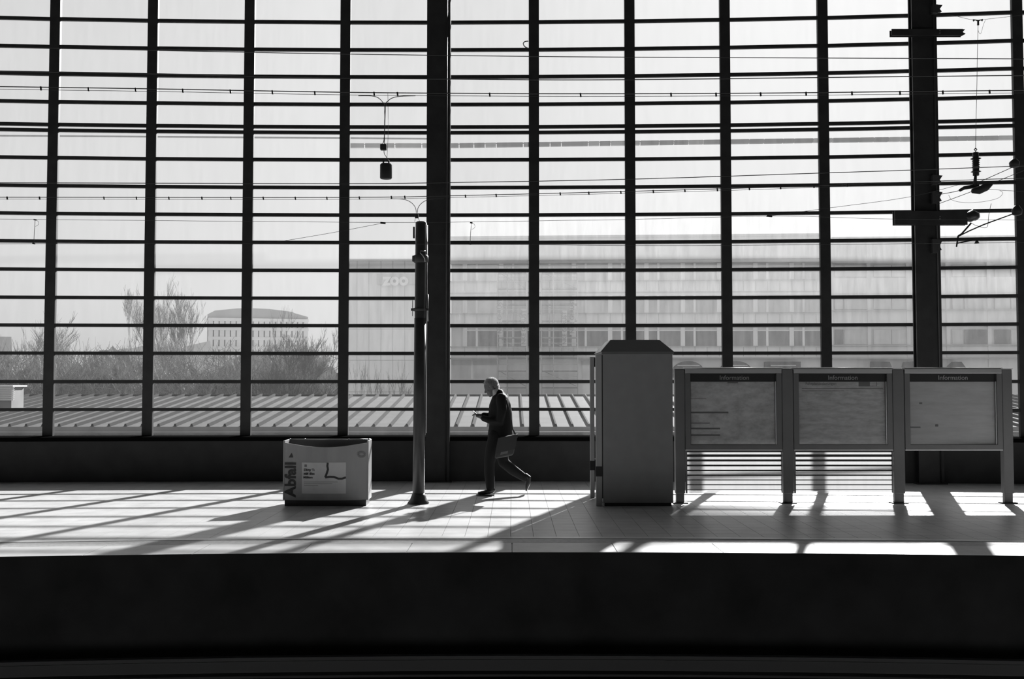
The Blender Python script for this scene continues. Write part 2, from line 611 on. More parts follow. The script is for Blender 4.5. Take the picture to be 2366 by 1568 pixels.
ztop, zbot = zpx(853, IY), zpx(1038, IY)
zthin = zpx(1139, IY)
for a, b in POSTS:
    xa, xb = at(a, 1000, IY).x, at(b, 1000, IY).x
    po = MB().box(xa, xb, IY - 0.05, IY + 0.05, zthin, ztop, 0.008).build('post', M['grey_frame'], stand)
    xm, hw = (xa + xb) / 2, (xb - xa) * 0.42
    MB().box(xm - hw, xm + hw, IY - 0.032, IY + 0.032, 0.01, zthin + 0.02, 0.004).build('foot', M['grey_frame'], po)
    MB().box(xm - hw - 0.045, xm + hw + 0.045, IY - 0.07, IY + 0.07, 0.0, 0.014).build('base_plate', M['darkgrey'], po)
    MB().box(xa - 0.01, xb + 0.01, IY - 0.055, IY + 0.055, ztop, ztop + 0.012, 0.004).build('cap', M['alu'], po)


def poster_mat(name, seed, base, dark, cols, rows):
    """printed paper: blocks and lines of small print"""
    m = bpy.data.materials.new(name)
    m.use_nodes = True
    nt = m.node_tree
    b = nt.nodes['Principled BSDF']
    b.inputs['Roughness'].default_value = 0.7
    tc = nt.nodes.new('ShaderNodeTexCoord')
    mp = nt.nodes.new('ShaderNodeMapping')
    mp.inputs['Location'].default_value = (seed, 0, seed * 1.7)
    mp.inputs['Scale'].default_value = (cols, 1, rows)
    nt.links.new(tc.outputs['Object'], mp.inputs[0])
    n = nt.nodes.new('ShaderNodeTexNoise')
    n.inputs['Scale'].default_value = 1.0
    n.inputs['Detail'].default_value = 8
    n.inputs['Roughness'].default_value = 0.7
    nt.links.new(mp.outputs[0], n.inputs['Vector'])
    mr = nt.nodes.new('ShaderNodeMapRange')
    mr.inputs['From Min'].default_value = 0.35
    mr.inputs['From Max'].default_value = 0.62
    mr.inputs['To Min'].default_value = dark
    mr.inputs['To Max'].default_value = base
    nt.links.new(n.outputs['Fac'], mr.inputs[0])
    nt.links.new(mr.outputs[0], b.inputs['Base Color'])
    return m


PM = [poster_mat('poster_map', 3.1, 0.85, 0.50, 4, 7), poster_mat('poster_timetable', 9.4, 0.74, 0.48, 5, 18), poster_mat('poster_notice', 5.2, 0.62, 0.50, 2, 9)]


def xpx(px, Y=IY):
    return at(px, 950, Y).x


frost = dirty_glass('frosted_panel', 0.27, 0.25, 0.05)
CASES = [(1582, 1805), (1832, 2060), (2088, 2313)]
for i, (a, b) in enumerate(CASES):
    xa, xb = xpx(a), xpx(b)
    za, zb = zbot, ztop
    case = MB().box(xa, xb, IY + 0.012, IY + 0.045, za, zb).build('display_case', M['grey_frame'], stand)
    fw = 0.072
    MB().box(xa, xb, IY - 0.048, IY + 0.045, zb - 0.055, zb + 0.008, 0.005).build('top_rail', M['alu'], case)
    MB().box(xa, xb, IY - 0.044, IY + 0.012, zb - 0.057, zb - 0.003, 0.004).build('top_rail_cover', M['grey_frame'], case)
    MB().box(xa, xb, IY - 0.045, IY + 0.045, za, za + 0.068, 0.004).build('bottom_rail', M['grey_frame'], case)
    MB().box(xa + 0.002, xb - 0.002, IY - 0.04, IY + 0.04, za - 0.012, za + 0.001).build('lower_lip', M['alu'], case)
    MB().box(xa, xa + fw, IY - 0.045, IY + 0.012, za + 0.06, zb - 0.05, 0.004).build('side_rail', M['grey_frame'], case)
    MB().box(xb - fw, xb, IY - 0.045, IY + 0.012, za + 0.06, zb - 0.05, 0.004).build('side_rail', M['grey_frame'], case)
    MB().tube([(xa - 0.02, IY - 0.01, zb + 0.010), (xb + 0.02, IY - 0.01, zb + 0.010)], 0.016, 16).build('glint_trim', M['polished'], case, True)  # round trim added to catch the sun as a bright edge
    hz0, hz1 = zpx(881, IY), zb - 0.056
    MB().box(xa + fw, xb - fw, IY - 0.012, IY + 0.012, hz0, hz1).build('header', M['black'], case)
    me = lettering('Information', 0.09, M['letter'])
    link('header_lettering', facing(me, Vector(((xa + xb) / 2 + (0.01 if i else 0.02), IY - 0.013, (hz0 + hz1) / 2 - 0.004)), 0.39), case)
    pz0 = za + 0.068
    MB().box(xa + fw + 0.012, xb - fw - 0.014, IY + 0.004, IY + 0.0118, pz0 + 0.004, hz0 - 0.004).build('poster', PM[i], case)
    MB().box(xb - fw - 0.012, xb - fw, IY - 0.03, IY + 0.011, pz0, hz0).build('side_strip', M['alu'], case)
    MB().box(xa + fw, xb - fw - 0.012, IY - 0.024, IY - 0.020, pz0, hz0).build('glass', M['clear'], case)
    # bars and blocks printed on the three sheets
    pr = MB()

    def ink(x0, y0, x1, y1):
        p, q = at(x0, y1, IY), at(x1, y0, IY)
        MB().box(p.x, q.x, IY + 0.0018, IY + 0.0040, p.z, q.z).build('printed_bar', M['ink2'] if 'ink2' in M else M['ink'], case)
    pr.bm.free()
    M.setdefault('ink2', mat('faded_print', 0.20, 0.6))
    if i == 0:
        ink(1592, 950.5, 1683, 954.5)
        ink(1592, 976, 1640, 978)
        ink(1592, 988, 1664, 991.5)
        ink(1592, 1003, 1664, 1006.5)
        ink(1592, 920, 1632, 921)
        ink(1681, 882.5, 1705, 885)
    elif i == 1:
        me = lettering('Fahrplanänderungen', 0.05, M['ink2'], depth=0.001)
        link('poster_lettering', facing(me, at(1897, 886, IY) + Vector((0, 0.003, 0)), 0.41), case)
        ink(1984, 882, 2010, 892.5)
        ink(2010, 891, 2026, 892)
        ink(2025, 882, 2026, 892)
        ink(1853, 897, 2040, 898)
        ink(1853, 902, 1950, 903)
    else:
        ink(2100, 985, 2127, 988.5)
        ink(2124, 929, 2131, 933)
        ink(2161, 980, 2168, 985)
    if i < 2:
        # frosted lower panel with printed stripes, thick above and thin below
        pan = MB()
        pxa, pxb = xpx(a + 1), xpx(b - 1)
        pz1 = za - 0.012
        pan.box(pxa, pxb, IY - 0.004, IY + 0.004, zthin, pz1)
        me = pan.mesh('lower_panel', [M['clear'], frost])
        for poly in me.polygons:
            poly.material_index = 1 if poly.normal.y > 0.9 else 0
        lp = link('lower_panel', me, stand, 'frosted panel with dark stripes that thin out downwards')
        MB().box(pxa, pxa + 0.022, IY - 0.01, IY + 0.01, zthin, pz1).build('edge_trim', M['grey_frame'], lp)
        for k, yy in enumerate([1041, 1052, 1063.2, 1074.8, 1086.3, 1097.3, 1108.3, 1119.3, 1130.4]):
            th = [7.0, 5.6, 4.8, 4.2, 3.6, 3.0, 2.4, 2.0, 1.6][k]
            z0, z1 = zpx(yy + th / 2, IY), zpx(yy - th / 2, IY)
            MB().box(pxa + 0.022, pxb, IY - 0.007, IY - 0.0042, z0, z1).build('stripe', M['ink'], lp)

# ------------------------------------------------------------------ litter bin
BY = 13.62
BX0, BX1 = at(652, 1150, BY).x, at(849.5, 1150, BY).x
BW = BX1 - BX0
bzt = zpx(1015, BY + 0.33)
bin_ = thing('litter_bin', ((BX0 + BX1) / 2, BY + 0.15, 0), 'wide grey metal litter bin with a pale sticker, standing left of the grey pole', 'litter bin')
zpl = 0.075
NP = 25


def front_y(t):
    return BY + 0.05 - 0.05 * math.sin(math.pi * t)


fm = MB()
cols_ = []
for k in range(NP):
    t = k / (NP - 1)
    x, y = BX0 + BW * t, front_y(t)
    zt = bzt - 0.022 - 0.062 * math.sin(math.pi * t)
    cols_.append([fm.bm.verts.new(p) for p in ((x, y, zpl), (x, y, zt), (x, y + 0.014, zt), (x, y + 0.014, zpl))])
for a, b in zip(cols_, cols_[1:]):
    for k in range(4):
        fm.bm.faces.new((a[k], a[(k + 1) % 4], b[(k + 1) % 4], b[k]))
fm.bm.faces.new(cols_[0])
fm.bm.faces.new(cols_[-1][::-1])
fm.build('front_panel', M['binpaint'], bin_)
BYB = BY + 0.36
MB().box(BX0, BX1, BYB - 0.014, BYB, zpl, bzt).build('back_panel', M['bininside'], bin_)
MB().box(BX0 - 0.002, BX0 + 0.02, BY + 0.045, BYB, zpl, bzt + 0.003, 0.004).build('side_panel', M['binpaint'], bin_)
MB().box(BX1 - 0.02, BX1 + 0.002, BY + 0.045, BYB, zpl, bzt + 0.003, 0.004).build('side_panel', M['binpaint'], bin_)
MB().box(BX0 + 0.02, BX1 - 0.02, BY + 0.06, BYB - 0.014, zpl, zpl + 0.012).build('bottom_panel', M['bininside'], bin_)
MB().box(BX0 + 0.025, BX1 - 0.025, BY + 0.035, BYB - 0.02, 0, zpl).build('plinth', M['darkgrey'], bin_)
MB().tube([(BX0 + 0.01, BYB - 0.007, bzt), (BX1 - 0.01, BYB - 0.007, bzt)], 0.009, 8).build('rear_rim', M['alu'], bin_, True)
for px in (655, 704, 806, 852):
    p = at(px, 1014, BYB - 0.01)
    MB().lathe((min(max(p.x, BX0 + 0.02), BX1 - 0.02), BYB - 0.007, bzt - 0.005), [(0.012, 0), (0.014, 0.012), (0.008, 0.02)], 10).build('rivet', M['alu'], bin_, True)


def on_front(px, py, off=0.004):
    p = at(px, py, BY)
    t = (p.x - BX0) / BW
    return Vector((p.x, front_y(t) - off, p.z))


# printed sticker following the curve of the panel
sm = MB()
prev = None
for k in range(13):
    px = 697 + (799 - 697) * k / 12
    a, b = on_front(px, 1140), on_front(px, 1068)
    cur = [sm.bm.verts.new((a.x, a.y, a.z)), sm.bm.verts.new((b.x, b.y, b.z)), sm.bm.verts.new((b.x, b.y + 0.0035, b.z)), sm.bm.verts.new((a.x, a.y + 0.0035, a.z))]
    if prev:
        for q in range(4):
            sm.bm.faces.new((prev[q], prev[(q + 1) % 4], cur[(q + 1) % 4], cur[q]))
    else:
        sm.bm.faces.new(cur)
    prev = cur
sm.bm.faces.new(prev[::-1])
stk = sm.build('sticker', M['sticker'], bin_, label='pale printed sticker with a bold angular line')
# the bold bent line
pl = [(757.5, 1068.5), (756.5, 1076), (758, 1084), (755.5, 1092), (751.5, 1102.5), (762, 1101), (772, 1101.5), (782, 1105.5), (790, 1105.5), (799, 1102.5)]
lm = MB()
wd = 2.4


def ribbon(mb, pts, half):
    L, R = [], []
    for i, (x, y) in enumerate(pts):
        x0, y0 = pts[max(i - 1, 0)]
        x1, y1 = pts[min(i + 1, len(pts) - 1)]
        dx, dy = x1 - x0, y1 - y0
        n = math.hypot(dx, dy) or 1
        L.append((x - dy / n * half, y + dx / n * half))
        R.append((x + dy / n * half, y - dx / n * half))
    for i in range(len(pts) - 1):
        q = [on_front(*L[i], 0.0065), on_front(*R[i], 0.0065), on_front(*R[i + 1], 0.0065), on_front(*L[i + 1], 0.0065)]
        q2 = [v + Vector((0, 0.002, 0)) for v in q]
        mb.hexa(q + q2)


ribbon(lm, pl[:5], wd)
ribbon(lm, pl[4:], wd)
lm.build('printed_line', M['ink'], stk)
for k, txt in enumerate(('Dirty Talk', 'mit dieser', 'Mülltonne.')):
    me = lettering(txt, 0.04, M['ink'], depth=0.001, bold=0.0015)
    c = on_front(718 - (3 if k == 2 else 0), 1085.5 + 8.6 * k, 0.006)
    facing(me, c, 0.185 if k < 2 else 0.16)
    link('sticker_lettering', me, stk)
c = on_front(706, 1075.5, 0.006)
MB().box(c.x - 0.016, c.x + 0.016, c.y, c.y + 0.002, c.z - 0.016, c.z + 0.016).build('printed_mark', M['ink2'], stk)
for k, (x0, x1, yy) in enumerate(((702, 780, 1113), (702, 768, 1117), (702, 735, 1121))):
    p, q = on_front(x0, yy), on_front(x1, yy)
    pm_ = MB()
    ribbon(pm_, [(x0 + (x1 - x0) * j / 6, yy) for j in range(7)], 0.7)
    pm_.build('printed_line', mat('very_faded_print', 0.33, 0.6) if k == 0 else bpy.data.materials['very_faded_print'], stk)
me = lettering('Abfall', 0.14, M['ink'], depth=0.002, bold=0.004)
facing(me, on_front(671, 1107.5, 0.010), 0.455, math.pi / 2)
link('bin_lettering', me, bin_)
am = MB()
for tri in (((665.5, 1057), (677, 1057), (672.5, 1046)), ):
    q = [on_front(x, y, 0.008) for x, y in tri]
    am.prism([(p.x, p.z) for p in q], 'y', q[0].y, q[0].y + 0.003)
am.build('printed_arrow', M['ink'], bin_)
ring = MB()
pts = [(834.5 + 7.5 * math.cos(2 * math.pi * k / 14), 1050 + 5.5 * math.sin(2 * math.pi * k / 14)) for k in range(15)]
ribbon(ring, pts, 2.2)
ring.build('printed_emblem', M['ink2'], bin_)

# ------------------------------------------------------------------ grey pole
PY_ = 13.92
pc = at(967, 1160, PY_)
px0, py0 = pc.x, PY_
R0 = 0.080
ptop = zpx(512, PY_)
pole = thing('pole', (px0, py0, 0), 'slim dark grey round pole standing in front of the wide black column', 'pole')
MB().lathe((px0, py0, 0), [(0.145, 0), (0.145, 0.012), (0.115, 0.05), (0.095, 0.10), (R0, 0.14)], 24).build('base', M['pole'], pole, True)
LEAN = 0.022


def axis(z):
    return (px0 + LEAN * z / ptop, py0, z)


xo = LEAN * 0.85
MB().tube([axis(0.10), axis(1.5), axis(zpx(735, PY_))], R0, 28).build('shaft', M['pole'], pole, True)
MB().tube([axis(zpx(738, PY_)), axis(zpx(735, PY_)), axis(3.0), axis(ptop - 0.015), axis(ptop)], [R0, R0 - 0.004, R0 - 0.004, R0 - 0.004, R0 - 0.02], 28).build('upper_sleeve', M['pole'], pole, True)
cz = zpx(598, PY_)
MB().lathe((px0 + xo, py0, cz - 0.055), [(R0, 0), (R0 + 0.022, 0.015), (R0 + 0.022, 0.095), (R0, 0.11)], 24).build('collar', M['darkgrey'], pole, True)
MB().lathe((px0 + xo - 0.08, py0 - 0.03, cz - 0.04), [(0.03, 0), (0.034, 0.01), (0.034, 0.07), (0.03, 0.08)], 14).build('clamp', M['darkgrey'], pole, True)
hp = [at(983, 580, PY_ - 0.1), at(972, 579, PY_ - 0.11), at(971, 584, PY_ - 0.11), at(977, 590, PY_ - 0.11), at(981, 597, PY_ - 0.1), at(982, 605, PY_ - 0.09)]
MB().tube(hp, 0.007, 8).build('hook', M['alu'], pole, True)
MB().tube([at(986.5, 520, PY_), at(985.5, 700, PY_), at(984, 1000, PY_)], 0.011, 8).build('conduit_edge_line', M['alu'], pole, True)
MB().box(*(lambda p: (p.x - 0.012, p.x + 0.012))(at(956.5, 540, PY_)), py0 - 0.02, py0 + 0.02, zpx(550, PY_), zpx(524, PY_)).build('bracket', M['darkgrey'], pole)
bz = zpx(715, PY_)
MB().lathe((px0 + 0.004, py0, bz - 0.02), [(R0 + 0.006, 0), (R0 + 0.009, 0.02), (R0 + 0.006, 0.04)], 24).build('band', M['darkgrey'], pole, True)
MB().tube([(px0 - 0.11, py0, bz), (px0 + 0.125, py0, bz)], 0.018, 8).build('bolt', M['darkgrey'], pole, True)
MB().tube([at(953.5, 692, PY_), at(953.2, 730, PY_)], 0.005, 6).build('cable', M['wire'], pole, True)
MB().tube([at(988, 680, PY_), at(988, 742, PY_)], 0.012, 8).build('conduit_edge_line', M['alu'], pole, True)

# ------------------------------------------------------------------ walking person
PYM = 15.0
M['skin'] = mat('skin', 0.14, 0.55)
M['hair'] = mat('grey_hair', 0.20, 0.5, noise=0.2, nscale=60)
M['hair'].node_tree.nodes['Principled BSDF'].inputs['Sheen Weight'].default_value = 0.6
M['jacket'] = mat('black_jacket_cloth', 0.011, 0.7, spec=0.2)
M['trousers'] = mat('dark_trouser_cloth', 0.012, 0.75, spec=0.25)
M['shirt'] = mat('pale_shirt', 0.55, 0.7)
M['shoe'] = mat('black_shoe_leather', 0.016, 0.3, spec=0.5)
M['bag'] = mat('dark_bag_nylon', 0.035, 0.5, spec=0.4)
M['bagpatch'] = mat('bag_print', 0.13, 0.5)


def chain(mb, pts, n=14):
    """pts: (point, front-back radius, side radius); a limb of elliptical rings with round ends, walking along X"""
    P = [Vector(p[0]) for p in pts]
    data = []
    t0 = (P[1] - P[0]).normalized()
    t1 = (P[-1] - P[-2]).normalized()
    for f in (1.0, 0.85, 0.5):
        s = math.sqrt(max(0.0, 1 - f * f)) if f < 1 else 0.05
        data.append((P[0] - t0 * pts[0][1] * f * 0.9, t0, pts[0][1] * s, pts[0][2] * s))
    for i, (p, a, b) in enumerate(pts):
        t = (P[min(i + 1, len(P) - 1)] - P[max(i - 1, 0)]).normalized()
        data.append((P[i], t, a, b))
    for f in (0.5, 0.85, 1.0):
        s = math.sqrt(max(0.0, 1 - f * f)) if f < 1 else 0.05
        data.append((P[-1] + t1 * pts[-1][1] * f * 0.9, t1, pts[-1][1] * s, pts[-1][2] * s))
    rings = []
    for p, t, a, b in data:
        side = Vector((0, 1, 0)) - t * t.y
        if side.length < 0.2:
            side = Vector((0, 0, 1)) - t * t.z
        side.normalize()
        fr = t.cross(side).normalized()
        rings.append([mb.bm.verts.new(p + fr * a * math.cos(2 * math.pi * k / n) + side * b * math.sin(2 * math.pi * k / n)) for k in range(n)])
    for a, b in zip(rings, rings[1:]):
        for k in range(n):
            mb.bm.faces.new((a[k], a[(k + 1) % n], b[(k + 1) % n], b[k]))
    mb.bm.faces.new(rings[0][::-1])
    mb.bm.faces.new(rings[-1])
    return mb


def fuse(mb, name, m, parent, voxel, smooth=4, label=None):
    """melt the limbs of one figure or garment into one continuous skin"""
    me = mb.mesh(name + '_raw', m)
    o = bpy.data.objects.new(name + '_raw', me)
    C.objects.link(o)
    r = o.modifiers.new('r', 'REMESH')
    r.mode = 'VOXEL'
    r.voxel_size = voxel
    s = o.modifiers.new('s', 'SMOOTH')
    s.factor = 0.5
    s.iterations = smooth
    dg = bpy.context.evaluated_depsgraph_get()
    dg.update()
    out = bpy.data.meshes.new_from_object(o.evaluated_get(dg))
    bpy.data.objects.remove(o)
    bpy.data.meshes.remove(me)
    out.name = name
    out.materials.clear()
    out.materials.append(m)
    out.polygons.foreach_set('use_smooth', [True] * len(out.polygons))
    return link(name, out, parent, label)


person = thing('person', (at(1150, 1140, PYM).x, PYM, 0), 'grey-haired person in a dark jacket walking left, looking down at a phone', 'person')


def A(px, py, dy=0.0):
    return at(px, py, PYM + dy)


LN, RF = -0.10, 0.10                     # near (left) and far (right) side
legs = {'n': [(A(1146, 1005, LN), 0.092, 0.09), (A(1137, 1040, LN), 0.082, 0.08), (A(1131, 1068, LN), 0.064, 0.065), (A(1131, 1095, LN), 0.062, 0.06), (A(1133, 1126, LN), 0.05, 0.05)],
        'f': [(A(1154, 1005, RF), 0.092, 0.09), (A(1158, 1040, RF), 0.084, 0.08), (A(1164, 1068, RF), 0.068, 0.065), (A(1186, 1086, RF), 0.062, 0.06), (A(1212, 1103, RF), 0.046, 0.046)]}
arm_n = [(A(1158, 919, -0.19), 0.060, 0.058), (A(1160, 945, -0.22), 0.053, 0.052), (A(1154, 973, -0.20), 0.046, 0.046), (A(1134, 971, -0.15), 0.042, 0.042), (A(1117, 966, -0.10), 0.034, 0.034)]
arm_f = [(A(1156, 919, 0.19), 0.060, 0.058), (A(1158, 945, 0.22), 0.053, 0.052), (A(1152, 968, 0.20), 0.046, 0.046), (A(1134, 962, 0.12), 0.042, 0.042), (A(1117, 959, 0.03), 0.033, 0.033)]
torso = [(A(1151, 1010), 0.115, 0.165), (A(1153, 985), 0.12, 0.16), (A(1154, 955), 0.125, 0.175), (A(1154, 932), 0.12, 0.185), (A(1153, 918), 0.09, 0.17), (A(1151, 910), 0.06, 0.09)]


def shrink(ch, f):
    return [(p, a * f, b * f) for p, a, b in ch]


body = MB()
for ch in (legs['n'], legs['f'], arm_n, arm_f, torso):
    chain(body, shrink(ch, 0.82))
# feet inside the shoes
chain(body, [(A(1137, 1134, LN), 0.03, 0.03), (A(1112, 1137, LN), 0.02, 0.035)])
chain(body, [(A(1219, 1104, RF), 0.03, 0.03), (A(1217, 1126, RF), 0.02, 0.035)])
# neck and head, bowed towards the phone
chain(body, [(A(1151, 912), 0.058, 0.06), (A(1146, 904), 0.055, 0.056), (A(1141, 898), 0.056, 0.058)])
hc = A(1135.5, 894.5)
tilt = math.radians(28)
fx = Vector((-math.cos(tilt), 0, -math.sin(tilt)))       # where the face points
ux = Vector((-math.sin(tilt), 0, math.cos(tilt)))        # crown


def H(f, s, u):
    return hc + fx * f + Vector((0, 1, 0)) * s + ux * u


def ball(mb, c, rf, rs, ru, n=16):
    rings = []
    for i in range(1, 9):
        th = math.pi * i / 9
        rings.append([mb.bm.verts.new(c + fx * rf * math.sin(th) * math.cos(2 * math.pi * k / n) + Vector((0, 1, 0)) * rs * math.sin(th) * math.sin(2 * math.pi * k / n) + ux * ru * math.cos(th)) for k in range(n)])
    for a, b in zip(rings, rings[1:]):
        for k in range(n):
            mb.bm.faces.new((a[k], a[(k + 1) % n], b[(k + 1) % n], b[k]))
    mb.bm.faces.new(rings[0][::-1])
    mb.bm.faces.new(rings[-1])


ball(body, H(0.0, 0, 0.025), 0.098, 0.076, 0.098)                    # skull
ball(body, H(0.035, 0, -0.045), 0.062, 0.060, 0.075)                 # face and jaw
ball(body, H(0.072, 0, -0.100), 0.022, 0.026, 0.018)                 # chin
ball(body, H(0.082, 0, 0.030), 0.016, 0.050, 0.014)                  # brow
chain(body, [(H(0.092, 0, 0.012), 0.010, 0.010), (H(0.112, 0, -0.022), 0.014, 0.014)])   # nose
ball(body, H(0.094, 0, -0.058), 0.008, 0.024, 0.006)                 # upper lip
ball(body, H(0.091, 0, -0.072), 0.009, 0.021, 0.006)                 # lower lip
for sd in (-1, 1):
    ball(body, H(0.062, sd * 0.032, 0.008), 0.018, 0.014, 0.011)     # eye
    ball(body, H(-0.012, sd * 0.078, -0.012), 0.020, 0.010, 0.033)   # ear
    ball(body, H(0.060, sd * 0.038, -0.028), 0.022, 0.020, 0.020)    # cheek


def hand(mb, wrist, fwd, upv, side, sgn):
    """palm and five fingers closed round the phone; fwd to the fingertips, upv out of the palm"""
    w = Vector(wrist)
    f, u = fwd.normalized(), upv.normalized()
    s = side.normalized()
    chain(mb, [(w, 0.024, 0.026), (w + f * 0.035, 0.017, 0.036), (w + f * 0.075, 0.015, 0.040)])
    for q, (off, ln) in enumerate(((-0.031, 0.060), (-0.011, 0.072), (0.010, 0.068), (0.030, 0.052))):
        b = w + f * 0.078 + s * off
        k1 = b + f * ln * 0.45 - u * 0.004
        k2 = k1 + f * ln * 0.30 + u * ln * 0.22
        k3 = k2 + u * ln * 0.30 - f * ln * 0.02
        chain(mb, [(b, 0.0092, 0.0092), (k1, 0.0086, 0.0086), (k2, 0.008, 0.008), (k3, 0.007, 0.007)], 8)
    b = w + f * 0.022 + s * sgn * 0.034
    chain(mb, [(b, 0.012, 0.012), (b + f * 0.030 + s * sgn * 0.016 + u * 0.012, 0.010, 0.010), (b + f * 0.056 + s * sgn * 0.008 + u * 0.026, 0.0085, 0.0085)], 8)


pf = (A(1093, 952.5) - A(1108, 964)).normalized()                    # along the phone, away from the body
pu = Vector((pf.z, 0, -pf.x))
if pu.z < 0:
    pu = -pu
wn_ = A(1117, 966, -0.10)
hand(body, wn_ + Vector((-0.015, 0.01, 0)), (A(1103, 961, -0.035) - wn_), pu, Vector((0, 1, 0)), -1)
wf_ = A(1117, 959, 0.03)
hand(body, wf_ + Vector((-0.012, 0, 0)), (A(1104, 957, 0.03) - wf_), -pu, Vector((0, 1, 0)), 1)
fuse(body, 'body', M['skin'], person, 0.0075, 2)

jk = MB()
tj = [(A(1155, 1013), 0.178, 0.195), (A(1156, 1000), 0.178, 0.195), (A(1157, 980), 0.172, 0.19), (A(1156, 955), 0.172, 0.20), (A(1155, 934), 0.155, 0.205), (A(1155, 918), 0.118, 0.185), (A(1153, 909), 0.078, 0.10)]
chain(jk, tj, 20)
chain(jk, [(p, a * 1.28, b * 1.28) for p, a, b in arm_n])
chain(jk, [(p, a * 1.28, b * 1.28) for p, a, b in arm_f])
fuse(jk, 'jacket', M['jacket'], person, 0.012, 4, 'black jacket')
cl = MB()
chain(cl, [(A(1148, 908), 0.073, 0.085), (A(1144.5, 903.5), 0.067, 0.074)])
fuse(cl, 'shirt_collar', M['shirt'], person, 0.008, 2, 'pale shirt collar')
chain_front = MB()
chain(chain_front, [(A(1131, 975), 0.012, 0.05), (A(1130, 1000), 0.012, 0.05)])
chain_front.build('shirt_front', M['shirt'], person, True)
tr_ = MB()
chain(tr_, [(A(1150, 1000), 0.125, 0.17), (A(1150, 1016), 0.12, 0.165)])
for ch in (legs['n'], legs['f']):
    chain(tr_, [(p, a * 1.12 + 0.006, b * 1.12 + 0.006) for p, a, b in ch])
fuse(tr_, 'trousers', M['trousers'], person, 0.011, 4, 'dark trousers')

sh = MB()
chain(sh, [(A(1138, 1131, LN), 0.045, 0.042), (A(1131, 1134.5, LN), 0.042, 0.045), (A(1117, 1137.4, LN), 0.026, 0.046), (A(1106, 1138.6, LN), 0.018, 0.038)])
o = fuse(sh, 'shoe', M['shoe'], person, 0.008, 2)
MB().prism([(p.x, p.y) for p in [A(1142, 1141, LN - 0.035), A(1128, 1141, LN - 0.045), A(1108, 1141, LN - 0.048), A(1100.5, 1141, LN - 0.02), A(1100.5, 1141, LN + 0.02), A(1108, 1141, LN + 0.048), A(1128, 1141, LN + 0.045), A(1142, 1141, LN + 0.035)]], 'z', 0.0, 0.016).build('sole', M['shoe'], o)
sh = MB()
chain(sh, [(A(1214, 1099, RF), 0.042, 0.042), (A(1221, 1103, RF), 0.042, 0.044), (A(1220, 1116, RF), 0.036, 0.046), (A(1217, 1127, RF), 0.022, 0.042), (A(1216, 1132, RF), 0.014, 0.036)])
fuse(sh, 'shoe', M['shoe'], person, 0.008, 2)

hr = MB()
ball(hr, H(-0.010, 0, 0.036), 0.106, 0.085, 0.100)
hb = hr.bm
geom = hb.verts[:] + hb.edges[:] + hb.faces[:]
bmesh.ops.bisect_plane(hb, geom=geom, plane_co=H(0.035, 0, 0.052), plane_no=(fx * 0.75 - ux * 0.66).normalized(), clear_outer=True)
bmesh.ops.holes_fill(hb, edges=hb.edges[:], sides=0)
ball(hr, H(-0.060, 0, -0.010), 0.045, 0.072, 0.065)
hair = fuse(hr, 'hair', M['hair'], person, 0.009, 3, 'short grey hair')
M['strand'] = bpy.data.materials.new('pale_rim_strand')  # pale see-through strands added to give the head a sunlit rim
M['strand'].use_nodes = True
_nt = M['strand'].node_tree
_nt.nodes.clear()
_o = _nt.nodes.new('ShaderNodeOutputMaterial')
_t, _d, _m = _nt.nodes.new('ShaderNodeBsdfTranslucent'), _nt.nodes.new('ShaderNodeBsdfDiffuse'), _nt.nodes.new('ShaderNodeMixShader')
_t.inputs[0].default_value = (0.9, 0.9, 0.9, 1)
_d.inputs[0].default_value = (0.22, 0.22, 0.22, 1)
_m.inputs[0].default_value = 0.75
_nt.links.new(_d.outputs[0], _m.inputs[1])
_nt.links.new(_t.outputs[0], _m.inputs[2])
_nt.links.new(_m.outputs[0], _o.inputs[0])
rng = random.Random(3)
st = MB()
for v in hair.data.vertices:
    if rng.random() < 0.9:
        n_ = v.normal.copy()
        d_ = (n_ * 0.8 - fx * 0.5 + Vector((rng.uniform(-0.4, 0.4), rng.uniform(-0.4, 0.4), rng.uniform(-0.4, 0.2)))).normalized()
        p_ = v.co - n_ * 0.003
        st.tube([p_, p_ + d_ * rng.uniform(0.010, 0.022)], [0.0030, 0.0014], 3, cap=False)
tag(st.build('hair_strands', M['strand'], hair), kind='stuff')

# phone, held in front of the chest
ph = MB()
c0 = A(1100.5, 957.8) + pu * 0.012
hw, hl, ht = 0.036, 0.072, 0.0045
pts = []
for dz in (-ht, ht):
    for a, b in ((-hl, -hw), (hl, -hw), (hl, hw), (-hl, hw)):
        pts.append(c0 + pf * a + Vector((0, b, 0)) + pu * dz)
ph.hexa(pts)
phone = ph.build('phone', M['black'])
tag(phone, 'slim black phone held up in the walking person\'s hand', 'phone')

# shoulder bag at the near hip
bagc = A(1169, 1031, -0.30)
bag = thing('shoulder_bag', (bagc.x, bagc.y, bagc.z), 'dark shoulder bag with a small pale print hanging at the walking person\'s hip', 'bag')
bt = math.radians(11)


def B(u, w, v):
    return bagc + Vector((u * math.cos(bt) + v * math.sin(bt), w, -u * math.sin(bt) * -1 + v * math.cos(bt)))


